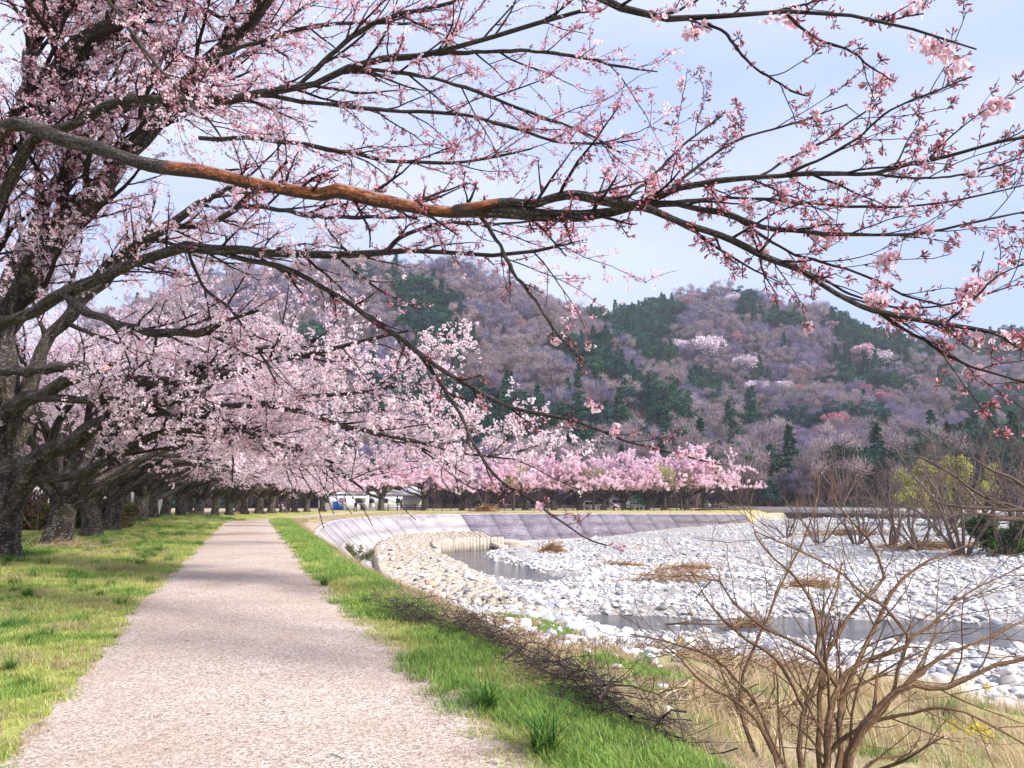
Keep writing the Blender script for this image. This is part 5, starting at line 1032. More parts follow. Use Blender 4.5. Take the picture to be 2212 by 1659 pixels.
# ------------------------------------------------------------------ grass
def tuft(seed, n, h, r, cols, lean=0.5, wd=0.004, seg=3):
    g = np.random.default_rng(seed); V = []; C = []; Fq = []
    a = g.random(n)*2*PI; rr = r*np.sqrt(g.random(n)); base = np.stack([rr*np.cos(a), rr*np.sin(a), 0*a-0.01], 1); b = g.random(n)*2*PI; d_ = np.stack([np.cos(b), np.sin(b), 0*b], 1); s = np.stack([-np.sin(b), np.cos(b), 0*b], 1); hh = h*g.uniform(0.5, 1.1, n)[:, None]; le = lean*g.uniform(0.2, 1.2, n)[:, None]; w_ = wd*g.uniform(0.7, 1.3, n)[:, None]
    L_ = []
    for k in range(seg+1):
        f = k/seg; c = base+np.array([0, 0, 1])*hh*f*(1-0.25*le*f)+d_*hh*le*f*f; L_ += [c-s*w_*(1-f*0.9), c+s*w_*(1-f*0.9)]
    V = np.stack(L_, 1).reshape(-1, 3); m_ = 2*(seg+1); q_ = np.concatenate([[[2*k, 2*k+1, 2*k+3, 2*k+2]] for k in range(seg)]); Fq = (q_[None]+(np.arange(n)*m_)[:, None, None]).reshape(-1, 4)
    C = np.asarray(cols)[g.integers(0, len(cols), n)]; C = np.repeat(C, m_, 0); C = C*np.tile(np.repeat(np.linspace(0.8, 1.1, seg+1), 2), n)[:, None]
    return mesh('tuft', V, Fq, C)
GRN = [S('9daa56'), S('b0b864'), S('889a4c'), S('c2c27a'), S('d0c290')]; LUSH = [S('74964a'), S('90ac56'), S('628640'), S('a8b864')]; DRY = [S('cfb999'), S('b89e80'), S('decdb0'), S('a2866c'), S('a09766')]; PALE = [S('d9c79e'), S('cbb384'), S('e6d8b6'), S('b89f74')]
GT = [tuft(400+i, 46, 0.075, 0.13, GRN, 0.9, 0.0038) for i in range(3)]+[tuft(410+i, 44, 0.11, 0.12, LUSH, 0.9, 0.0045) for i in range(3)]+[tuft(420+i, 30, 0.16, 0.14, DRY, 1.5, 0.0034) for i in range(3)]+[tuft(430+i, 26, 0.42, 0.16, PALE, 0.6, 0.0035) for i in range(2)]+[tuft(440+i, 50, 0.2, 0.09, [S('4a7434'), S('5f8a40'), S('3c6230'), S('7b9c4c')], 1.6, 0.005, 4) for i in range(2)]
g = np.random.default_rng(77)
def verge(n, smin, smax, wmin, wmax, right):
    s_ = smin+(smax-smin)*g.random(n)**1.7; f = np.interp(s_, PATHC[:, 1], np.arange(len(PATHC))); i = np.minimum(f.astype(int), len(PATHC)-2); p = PATHC[i, :2]+(PATHC[i+1, :2]-PATHC[i, :2])*(f-i)[:, None]; t_ = unit(PATHC[i+1, :2]-PATHC[i, :2]); nn = np.stack([t_[:, 1], -t_[:, 0]], 1)
    q_ = wmin+(wmax-wmin)*g.random(n); p = p+nn*((HALF+q_)*(1 if right else -1))[:, None]; return np.c_[p, land(p[:, 0], p[:, 1])], q_, s_
GP = []; GS = []; GK = []
pts, q_, s_ = verge(26000, 4, 62, -0.08, 6.5, False); nzg = fbm(pts[:, 0]/0.9, pts[:, 1]/0.9, 3); k = np.where(nzg > 0.22, 3, 0)+g.integers(0, 3, len(pts)); k = np.where((nzg < -0.2) & (g.random(len(pts)) < 0.5), 6+g.integers(0, 3, len(pts)), k); k = np.where((g.random(len(pts)) < 0.012) | ((nzg > 0.45) & (g.random(len(pts)) < 0.12)), 11+g.integers(0, 2, len(pts)), k); ok = (nzg > -0.7) & ~((q_ < 0.25) & (g.random(len(pts)) < 0.4))
GP.append(pts[ok]); GK.append(k[ok]); GS.append(((0.8+0.45*g.random(len(pts)))*np.interp(s_, [5, 20, 60], [0.75, 1.25, 2.2])*np.where((k < 3) | (k > 10), 1, np.where(k > 5, 0.6, 0.8)))[ok])
pts, q_, s_ = verge(16000, 3.5, 62, -0.12, 2.1, True); nzg = fbm(pts[:, 0]/0.8, pts[:, 1]/0.8, 3); k = np.where(nzg > -0.05, 3, 0)+g.integers(0, 3, len(pts)); k = np.where((q_ > 1.2+0.4*nzg) & (g.random(len(pts)) < 0.75), 6+g.integers(0, 3, len(pts)), k); ok = ~((q_ < 0.45) & (g.random(len(pts)) < np.interp(q_, [-.1, .45], [.93, .3]))) & ((s_ < 48) | (q_ < 1.6))
GP.append(pts[ok]); GK.append(k[ok]); GS.append(((0.8+0.5*g.random(len(pts)))*np.interp(s_, [5, 20, 60], [0.85, 1.3, 2.0]))[ok])
pts, q_, s_ = verge(24000, 1, 40, 1.5, 15, True); nzg = fbm(pts[:, 0]/1.6, pts[:, 1]/1.6, 3); k = 6+g.integers(0, 3, len(pts)); k = np.where(nzg > 0.28, 3+g.integers(0, 3, len(pts)), k); ok = (pts[:, 2] > -3.75) & (nzg > -0.3) & ((g.random(len(pts)) < 0.62) | (k < 6)) & ((nearest(WT, pts[:, 0], pts[:, 1])[0] < 0.2) | (pts[:, 1] < 34))
uu, vv = proj(pts); stw = (vv > 1480) & (uu > 1480) & (g.random(len(pts)) < 0.3) & (pts[:, 1] > 6.6); k = np.where((vv > 1470) & (uu > 1380) & (fbm(pts[:, 0]/1.1+5, pts[:, 1]/1.1, 3) > -0.02) & (g.random(len(pts)) < 0.7), 3+g.integers(0, 3, len(pts)), k); k = np.where(stw, 9+g.integers(0, 2, len(pts)), k)
GP.append(pts[ok]); GK.append(k[ok]); GS.append(((0.8+0.6*g.random(len(pts)))*np.interp(s_, [5, 20, 40], [0.9, 1.2, 1.6]))[ok])
pts = np.array([[-20.0+32*g.random(), 66+60*g.random(), 0] for _ in range(2600)]); dwg = nearest(WT, pts[:, 0], pts[:, 1])[0]; sdg = nearest(PATHC, pts[:, 0], pts[:, 1])[0]; ok = (dwg < -0.4) & (sdg > HALF); pts[:, 2] = land(pts[:, 0], pts[:, 1]); k = np.where(g.random(len(pts)) < 0.55, 6, 0)+g.integers(0, 3, len(pts)); GP.append(pts[ok]); GK.append(k[ok]); GS.append(np.full(ok.sum(), 1.6))
pts = np.concatenate(GP); k = np.concatenate(GK); s_ = np.concatenate(GS); n = len(pts); uu, vv = proj(pts); ok = (uu > -120) & (uu < 2340) & (vv < 1800); pts, k, s_ = pts[ok], k[ok], s_[ok]; n = len(pts)
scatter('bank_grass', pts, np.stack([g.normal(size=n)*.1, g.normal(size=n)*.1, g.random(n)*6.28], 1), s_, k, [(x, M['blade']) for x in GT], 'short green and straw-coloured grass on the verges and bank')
# dead leaves, twigs and pebbles lying loose on the path
lt = [mesh('bit', np.array([[-1, -.45, .02], [1, -.3, .12], [.9, .5, .05], [-.8, .4, .1], [0, 0, .3]])*0.013, np.array([[0, 1, 4], [1, 2, 4], [2, 3, 4], [3, 0, 4]]), np.tile(c_, (5, 1))) for c_ in (S('4a382e'), S('6d5140'), S('8f8078'), S('e8d5da'))]
lt.append(mesh('bit', *(lambda r: (r[0], r[1][0], np.tile(S('4f4038'), (len(r[0]), 1))))(tubes(np.array([[[-.05, 0, .006], [0, .008, .01], [.06, -.004, .005]]]), np.full((1, 3), .0028), 4))))
s_ = 4.5+34*g.random(700)**1.6; q_ = HALF*np.clip(g.normal(0.4, 0.6, 700), -0.97, 1.05); xx = -0.1+PK*s_+q_*0.948; yy = s_+q_*0.318; zz = z_path(s_)+0.014+0.02*(1-(q_/HALF)**2)
scatter('path_litter', np.stack([xx, yy, zz], 1), np.stack([0*xx, 0*xx, g.random(700)*6.28], 1), g.uniform(0.4, 1.1, 700), g.choice(5, 700, p=[.27, .26, .28, .16, .03]), [(x, M['blade']) for x in lt], 'dead leaves, petals and twig bits scattered on the path')
# clumps that stand out
clump = [tuft(450+i, 130, 0.42, 0.08, [S('47702f'), S('5a8638'), S('3a6029'), S('769a48')], 1.7, 0.006, 6) for i in range(3)]
CL = [(1050, 1535, 0, 1.0, 'big dark green clump of arching grass on the right verge'), (1175, 1630, 0, 1.0, 'dark grass clump lowest on the right verge'), (700, 1272, 0, 0.75, 'dark grass clump beside the brush at the path bend'), (60, 1295, 0.05, 0.8, 'dark grass clump on the left lawn below the second trunk'), (335, 1065+90, 0.1, 0.6, 'small dark clump on the left lawn near the third trunk'), (215, 1290, 0.05, 0.55, 'low dark clump in the middle of the left lawn'), (15, 1230, 0.03, 0.9, 'grass clump at the foot of the mossy edge trunk'), (20, 1455, 0, 0.5, 'bright clump at the left lawn edge'), (985, 1395, -0.1, 0.7, 'dark clump under the brush pile top'), (790, 1310, 0, 0.7, 'clump on the verge before the channel'), (2050, 1560, -1.8, 1.2, 'lush clump in the straw behind the bare shrub'), (1400, 1530, -1.9, 0.8, 'green clump among the bank stones')]
for i_, (u_, v_, z_, s_, lab) in enumerate(CL):
    p = onz(u_, v_, z_); p[2] = land1(p[0], p[1]); obj('grass_clump', clump[i_ % 3], M['blade'], None, lab, 'grass clump', 'grass clumps', loc=p, rot=(0, 0, i_*1.1), scale=s_)
# dry straw round the second trunk
def strands(seed, n, L_, W_, H_, rad, cols, ln=(0.3, 0.8)):
    g = np.random.default_rng(seed); p = g.normal(size=(n, 3))*np.array([L_, W_, 0])*0.45; hgt = H_*np.exp(-(p[:, 0]/L_)**2*1.5-(p[:, 1]/W_)**2*1.5); p[:, 2] = hgt*g.random(n)
    a = g.normal(size=n)*0.7; d_ = unit(np.stack([np.cos(a), np.sin(a), g.normal(size=n)*0.25], 1)); l = g.uniform(*ln, n); Q = np.empty((n, 4, 3)); Q[:, 0] = p
    for k in range(1, 4): d_ = unit(d_+g.normal(size=(n, 3))*0.25); Q[:, k] = Q[:, k-1]+d_*(l/3)[:, None]
    Q[:, :, 2] = np.maximum(Q[:, :, 2], 0.01); v, f, _ = tubes(Q, np.full((n, 4), rad)*g.uniform(0.5, 1.3, (n, 1)), 3); C = np.repeat(np.asarray(cols)[g.integers(0, len(cols), n)], 12, 0)
    return mesh('strands', v, f[0], C)
colmat('straw', 0.9, 0.0, 0.1)
BRN = [S('a5835e'), S('8a6848'), S('c2a27a'), S('745640')]
sm = strands(1, 500, 1.0, 0.7, 0.12, 0.006, DRY, (0.2, 0.5)); x_ = -5.93+PK*24.4; obj('straw_litter', sm, M['straw'], None, 'dry straw heaped round the grey trunk', 'straw', loc=(x_+0.4, 23.8, land1(x_, 23.8)))
DB = [(1450, 1258, -3.9, 3.2, 1.3, 1.0, 0, 'big tangled heap of brown flood debris on the stones'), (1480, 1225, -3.8, 3.0, 1.0, 0.35, 0.2, 'low brown debris streak behind the big heap'), (1180, 1187, -3.7, 1.0, 0.7, 0.4, 0.1, 'small heap of reeds on the stones near the pool'), (1330, 1215, -3.7, 2.6, 0.6, 0.22, 0.1, 'thin line of straw debris on the gravel bar'), (1820, 1160, -3.0, 6.5, 1.2, 0.8, 0.0, 'long bundle of driftwood lying across the far gravel'), (1720, 1120, -2.3, 2.6, 1.4, 1.6, 0.2, 'upturned root mass stranded on the far gravel bar'), (2000, 1180, -3.0, 6.0, 1.4, 0.7, 0.1, 'driftwood drift at the foot of the bare willows'), (1040, 1153, -3.6, 1.6, 0.9, 0.7, -0.3, 'dead branches caught at the end of the pile row'), (1740, 1270, -3.9, 2.4, 0.8, 0.4, 0.1, 'brown straw heap on the stones behind the bare shrub'), (1600, 1345, -4.0, 1.6, 0.5, 0.4, 0.3, 'reeds stranded in the near stream')]
for i_, (u_, v_, z_, L_, W_, H_, rz_, lab) in enumerate(DB):
    p = onz(u_, v_, z_); p[2] = land1(p[0], p[1])+0.05; far_ = p[1] > 70
    obj('flood_debris', strands(500+i_, 420, L_, W_, H_, 0.03 if far_ else 0.016, BRN, (0.8, 2.2) if far_ else (0.4, 1.2)), M['straw'], None, lab, 'flood debris', 'flood debris on the riverbed', loc=p, rot=(0, 0, rz_))
lg = MB().tube([(-2.2, 0, 0.1), (-0.5, 0.1, 0.16), (1.2, 0, 0.1), (2.4, 0.1, 0.12)], [0.07, 0.08, 0.06, 0.04], 7)
for u_, v_, z_, s_, rz_, lab in ((1510, 1345+255/2.5, -4.0, 0.5, 0.05, 'pale drift log lying in the near stream'), (1500, 1350, -4.0, 0.6, 0.0, 'wet drift plank at the stream edge'), (1560, 1135, -2.6, 2.2, 0.02, 'long dark pole lying on the far gravel')):
    p = onz(u_, v_, z_); obj('drift_log', lg.mesh('drift_log'), M['bench_wood'], None, lab, 'log', 'drift logs', loc=(p[0], p[1], max(land1(p[0], p[1]), WATER)+0.12), rot=(0, 0, rz_), scale=s_)

for i_, (u_, v_, z_, L_, W_, rz_, lab) in enumerate(((1250, 1400, -2.9, 3.4, 1.6, -0.6, 'flattened brown reeds covering the lower bank behind the brush'), (1130, 1370, -2.9, 2.6, 1.0, -0.7, 'brown dead grass mat at the far end of the lower bank'), (1480, 1470, -2.4, 2.6, 1.3, -0.4, 'matted dead reeds beside the bank stones'), (1330, 1450, -2.4, 2.2, 1.2, -0.6, 'dead stalks lying on the bank above the stone spill'), (1650, 1500, -2.0, 2.4, 1.0, -0.2, 'dead stalks strewn behind the bare shrub'), (1560, 1570, -1.3, 1.4, 0.8, -0.4, 'broken pale stalks at the shrub foot'))):
    p = onz(u_, v_, z_); n_x = 700; me_ = strands(540+i_, n_x, L_, W_, 0.16, 0.008, [S('a98e74'), S('8d7058'), S('c9b294'), S('75604e'), S('b8a080')], (0.25, 0.9)); co = np.empty(len(me_.vertices)*3, np.float32); me_.vertices.foreach_get('co', co); co = co.reshape(-1, 3); cr_, sr_ = math.cos(rz_), math.sin(rz_); X_ = co[:, 0]*cr_-co[:, 1]*sr_+p[0]; Y_ = co[:, 0]*sr_+co[:, 1]*cr_+p[1]; zb = land1(p[0], p[1]); co = np.stack([X_-p[0], Y_-p[1], land(X_, Y_)+co[:, 2]-zb], 1); me_.vertices.foreach_set('co', co.astype(np.float32).ravel()); me_.update()
    obj('dead_reeds', me_, M['straw'], None, lab, 'dead reeds', 'dead reeds on the bank', loc=(p[0], p[1], zb))

# ------------------------------------------------------------------ brush pile along the shoulder of the bank
g = np.random.default_rng(91)
bp_ = thing('brush_pile', 'long pile of cut dead branches along the edge of the right verge', 'brush pile')
LN = [onz(u_, v_, z_) for u_, v_, z_ in ((800, 1325, 0), (900, 1360, -0.05), (1000, 1395, -0.1), (1100, 1450, -0.12), (1200, 1520, -0.12), (1300, 1585, -0.12), (1400, 1640, -0.12), (1470, 1720, -0.15))]; LN = spline(np.array(LN), 60); LN[:, 0] += 0.12
def brush(n, ln, r, hgt, wdt, k=4, n_=7):
    i = g.integers(2, 56, n); t_ = unit(np.gradient(LN, axis=0)[i]); p = LN[i]+g.normal(size=(n, 3))*np.array([wdt, wdt, 0]); p[:, 2] = land(p[:, 0], p[:, 1])+0.03+hgt*g.random(n)**1.4
    sg = np.where(g.random(n) < 0.7, -1, 1)[:, None]; d_ = unit(sg*t_+g.normal(size=(n, 3))*np.array([0.5, 0.5, 0.22])); l = g.uniform(*ln, n); Q = np.empty((n, n_, 3)); Q[:, 0] = p-d_*(l/2)[:, None]
    for s in range(1, n_): d_ = unit(d_+g.normal(size=(n, 3))*0.13); Q[:, s] = Q[:, s-1]+d_*(l/(n_-1))[:, None]
    zz = land(Q[:, :, 0].ravel(), Q[:, :, 1].ravel()).reshape(n, n_); Q[:, :, 2] = np.maximum(Q[:, :, 2], zz+0.015); Q[:, :, 2] = np.minimum(Q[:, :, 2], zz+hgt*1.5+0.05); R_ = r*g.uniform(0.6, 1.2, n)[:, None]*np.linspace(1, 0.35, n_)[None]; return Q, R_
Qb, Rb = brush(16, (0.6, 1.5), 0.012, 0.15, 0.1)
for i_ in range(len(Qb)): obj('branch', bark_mesh('branch', [(Qb[i_:i_+1], Rb[i_:i_+1], 6)]), M['brush_bark'], bp_)
Qc, Rc = brush(420, (0.2, 0.75), 0.0048, 0.24, 0.10); Qd, Rd = spawn(np.concatenate([Qb, Qc]), np.concatenate([Rb, Rc]), 4, (0.2, 1), (0.15, 0.6), (20, 55), 5, 0.1, 0.15, 0.6, 0.5, 0.9, 0.3, 0.0022, g)
obj('twigs', bark_mesh('twigs', [(Qc, Rc, 4), (Qd, Rd, 3)]), M['brush_bark'], bp_, kind='stuff')

# ------------------------------------------------------------------ bare shrubs
def sh(*pts, Y0=5.6, Y1=6.2, w0=16, w1=3, n=18):
    m_ = len(pts); rows = [(1431+x*.3528, 1073.6+y*.3528, Y0+(Y1-Y0)*i/(m_-1), w0+(w1-w0)*i/(m_-1)) for i, (x, y) in enumerate(pts)]; return wander(*limb(*rows, n=n), g, 0.3)
ST = [sh((985, 2000), (1000, 1659), (1020, 1400), (1050, 1200), (1075, 1150), (1020, 1080), (940, 970), (960, 800), (910, 630), (870, 570), (780, 450), (660, 360), (560, 220), w0=17, w1=3),
      sh((1075, 1150), (1110, 1105), (1150, 1060), (1250, 1000), (1400, 950), (1530, 890), (1450, 780), (1350, 660), (1240, 600), (1100, 470), (930, 370), (680, 260), (560, 205), Y0=5.8, Y1=5.9, w0=13, w1=2.5),
      sh((1080, 2000), (1130, 1659), (1180, 1500), (1280, 1340), (1400, 1230), (1520, 1140), (1650, 1175), (1780, 1150), (1900, 1090), (2050, 1030), (2250, 980), w0=21, w1=7, Y0=5.5, Y1=5.2),
      sh((1520, 1140), (1600, 1060), (1750, 960), (2000, 860), (2250, 740), w0=11, w1=4, Y0=5.4, Y1=5.8), sh((900, 2000), (850, 1659), (840, 1500), (870, 1300), (960, 1100), (1000, 1000), (990, 800), (1060, 600), (1100, 400), w0=14, w1=3, Y0=5.9, Y1=6.5),
      sh((800, 1900), (650, 1500), (560, 1350), (450, 1250), (250, 1140), (100, 980), (0, 900), w0=11, w1=2.5, Y0=5.6, Y1=6.0), sh((850, 1950), (750, 1659), (680, 1540), (590, 1290), (480, 1150), (300, 980), (0, 880), (-200, 840), w0=11, w1=2, Y0=5.8, Y1=6.4),
      sh((1020, 1560), (1150, 1450), (1300, 1370), (1500, 1330), (1700, 1290), (1900, 1340), (2230, 1520), w0=9, w1=4, Y0=5.7, Y1=5.3), sh((1000, 2000), (1080, 1659), (1090, 1300), (1180, 1050), (1300, 800), (1420, 560), (1560, 430), (1700, 360), (1900, 280), w0=14, w1=3, Y0=6.0, Y1=6.8),
      sh((950, 2000), (960, 1600), (960, 1300), (990, 1000), (1100, 800), (1250, 600), (1360, 520), (1290, 300), (1180, 170), (1090, 80), (1030, -60), w0=12, w1=3, Y0=6.1, Y1=6.8), sh((700, 1950), (610, 1659), (500, 1400), (490, 1100), (620, 800), (720, 550), (870, 250), (950, 0), (960, -150), w0=9, w1=2, Y0=6.2, Y1=6.8),
      sh((1150, 1950), (1250, 1650), (1400, 1590), (1550, 1560), (1700, 1450), (1680, 1300), w0=8, w1=2), sh((940, 970), (800, 880), (620, 800), (430, 640), (330, 500), (200, 620), w0=8, w1=2, Y0=5.9, Y1=6.2), sh((870, 1300), (700, 1000), (480, 850), (300, 670), (170, 440), w0=8, w1=2, Y0=6.0, Y1=6.3), sh((1400, 1230), (1500, 900), (1650, 780), (1850, 600), (2212, 420), w0=8, w1=2.5, Y0=5.6, Y1=6.0)]
shr = thing('bare_shrub', 'leafless many stemmed brown shrub standing on the near bank', 'shrub')
for a, b in ST: obj('stem', bark_mesh('stem', [(a[None], b[None], 8)]), M['shrub_bark'], shr)
P2, R2_, P3, R3_ = grow(ST, 6.5, (0.25, 1.15), 5.5, (0.1, 0.5), g, n=18, up=0.15); obj('twigs', bark_mesh('twigs', [(P2, R2_*0.8, 5), (P3, R3_*0.75, 3)]), M['shrub_bark'], shr, kind='stuff')
shr2 = thing('bare_shrub', 'pale leafless branches reaching in from beyond the picture edge', 'shrub')
S2_ = [limb((2600, 1500, 7.2, 20), (2450, 1300, 7.1, 16), (2300, 1130, 7.0, 12), (2212, 1102, 7.0, 9), (2150, 1100, 7.0, 8), (2074, 1094, 7.0, 6), (2010, 1080, 7.0, 4)), limb((2450, 1300, 7.1, 12), (2330, 1130, 7.2, 10), (2215, 1050, 7.2, 8), (2150, 1018, 7.2, 6), (2100, 990, 7.2, 4), (2060, 970, 7.2, 3)), limb((2215, 1102, 7.0, 7), (2120, 1070, 7.1, 6), (2050, 1020, 7.2, 5), (1990, 990, 7.3, 4), (1950, 985, 7.3, 3)), limb((2300, 1130, 7.0, 8), (2180, 1120, 6.8, 6), (2080, 1110, 6.8, 4), (1990, 1145, 6.8, 3))]
S2_ = [wander(a, b, g, 0.5) for a, b in S2_]
for a, b in S2_: obj('stem', bark_mesh('stem', [(a[None], b[None], 7)]), M['willow_bark'], shr2)
P2, R2_, P3, R3_ = grow(S2_, 3, (0.2, 0.8), 4, (0.08, 0.3), g); obj('twigs', bark_mesh('twigs', [(P2, R2_, 4), (P3, R3_, 3)]), M['willow_bark'], shr2, kind='stuff')
base_ = onz(2600, 1500, -1.5); obj('stem', bark_mesh('stem', [(np.array([[S2_[0][0][0][0]+0.2, S2_[0][0][0][1]+0.1, land1(S2_[0][0][0][0], 7.2)-0.1], S2_[0][0][0]])[None], np.array([[0.06, 0.045]]), 7)]), M['willow_bark'], shr2)
# bare willows on the far gravel bar
def bare_tree(seed, h, nst, spread):
    g = np.random.default_rng(seed); Ls = []; Rs = []
    for i in range(nst):
        a = g.random()*2*PI; d_ = unit(np.array([math.cos(a)*spread, math.sin(a)*spread, 1])); p = np.array([math.cos(a), math.sin(a), 0])*0.25+[0, 0, -0.2]; pts = [p]
        for s in range(10): d_ = unit(d_+g.normal(size=3)*0.14+[0, 0, 0.02]); pts.append(pts[-1]+d_*h*g.uniform(0.75, 1.05)/10)
        Ls.append(spline(np.array(pts), 14)); Rs.append(g.uniform(0.06, 0.13)*np.linspace(1, 0.15, 14))
    P1, R1 = np.array(Ls), np.array(Rs); P2, R2 = spawn(P1, R1, 8, (0.25, 1), (1.0, h*0.33), (20, 55), 8, 0.25, 0.13, 0.5, 0.3, 0.8, 0.4, 0.02, g); P3, R3 = spawn(P2, R2, 4, (0.2, 1), (0.5, 1.6), (20, 55), 5, 0.2, 0.15, 0.6, 0.5, 0.9, 0.3, 0.011, g)
    return [bark_mesh('stem', [(P1[i:i+1], R1[i:i+1], 6)]) for i in range(nst)], bark_mesh('twigs', [(P2, R2, 4), (P3, R3, 3)]), np.concatenate([samples(P3, 6, g=g)[0], samples(P2, 5, g=g)[0]])
BT = [bare_tree(600+i, [9.5, 7.5, 4.8][i], [9, 8, 8][i], [0.45, 0.6, 0.7][i]) for i in range(3)]
WL = [(1770, 1168, 1, 0.8, 'slim bare willow leftmost on the gravel bar'), (1850, 1172, 0, 0.75, 'twiggy bare willow behind the long driftwood'), (1925, 1175, 1, 1.05, 'bare willow clump with white forked stems'), (1990, 1182, 0, 0.85, 'bare willow in front of the yellow green tree'), (2080, 1188, 0, 1.15, 'tall bare willow beside the green bush'), (2160, 1190, 0, 1.2, 'tall bare willow nearest the picture edge'), (2230, 1185, 1, 1.3, 'bare willow half cut by the picture edge'), (1700, 1160, 2, 0.7, 'low bare bush on the open gravel'), (2040, 1165, 1, 1.1, 'bare willow standing behind the willow clump'), (2130, 1160, 0, 1.25, 'large bare willow against the dark hill foot')]
for u_, v_, k_, s_, lab in WL:
    p = onz(u_, v_, -3.0); p[2] = land1(p[0], p[1]); r_ = thing('bare_willow', lab, 'tree', p, (0, 0, g.random()*6), 'bare willows on the gravel bar', s_*1.35)
    for x in BT[k_][0]: obj('stem', x, M['willow_bark'], r_)
    obj('twigs', BT[k_][1], M['willow_bark'], r_, kind='stuff')
# yellow-green willow and dark green bush
def leafy(name, u_, v_, z_, v, s_, cols, lab, n=9000, lsz=(0.10, 0.2), squash=1.0):
    p = onz(u_, v_, z_); p[2] = land1(p[0], p[1]); r_ = thing(name, lab, 'tree' if name != 'green_bush' else 'bush', p, (0, 0, 1.0), None, (s_, s_, s_*squash))
    for x in BT[v][0]: obj('stem', x, M['willow_bark'], r_)
    obj('twigs', BT[v][1], M['willow_bark'], r_, kind='stuff'); pos = BT[v][2]; k = g.integers(0, len(pos), n); pp = pos[k]+g.normal(size=(n, 3))*0.28; tq = quad_cluster(5, 3, 0.06, 1.0, cols); t_ = [quad_cluster(700+i, 3, 0.15, 0.09, cols) for i in range(4)]
    obj('crown', blossom(pp, t_, lsz, 0.3, g), M['petal'], r_)
leafy('budding_willow', 2060, 1150, -2.9, 0, 1.15, [S('a3a94a'), S('b9bc5c'), S('8d9a42'), S('c7c878')], 'rounded yellow green willow coming into leaf behind the bare willows', 9000, (0.9, 1.8))
leafy('green_bush', 2170, 1190, -3.0, 2, 0.95, [S('3c5a2a'), S('557a34'), S('2c4722'), S('6f8a44')], 'dense green bush at the foot of the bare willows', 7000, (0.8, 1.6), 0.8)
leafy('wall_shrub', 770, 1195, -2.2, 2, 0.33, [S('6d7d4a'), S('87905c'), S('8a7458'), S('4f6a34')], 'small weedy shrub growing on the curved concrete wall', 1200, (0.8, 1.6), 0.9)
# rape plants in flower
rt = tuft(900, 10, 0.6, 0.05, [S('6f8f40'), S('86a04c')], 0.5, 0.006); fq = quad_cluster(901, 14, 0.07, 0.018, [S('e8cf1e'), S('f2dc3a')])
for i_, (u_, v_, z_, lab) in enumerate(((1975, 1465, -2.6, 'yellow rape flowers beside the stream behind the shrub'), (2135, 1500, -2.4, 'yellow rape plant at the stone edge on the far side of the shrub'), (2080, 1505, -2.3, 'short yellow rape plant next to another at the stone edge'), (1470, 1445, -2.2, 'single yellow flower at the dry grass edge'), (2110, 1650, -1.2, 'yellow rape plant lowest in the straw grass'))):
    p = onz(u_, v_, z_); p[2] = land1(p[0], p[1]); r_ = thing('rape_plant', lab, 'flower', p, (0, 0, i_), 'yellow rape plants', 0.9); obj('leaves', rt, M['blade'], r_)
    pos = np.stack([g.normal(size=5)*0.12, g.normal(size=5)*0.12, g.uniform(0.45, 0.65, 5)], 1); V, Fq, C = stamp(*fq, pos, rotmats(5, g), np.ones(5)); obj('flowers', mesh('flowers', V, Fq, C), M['petal'], r_)

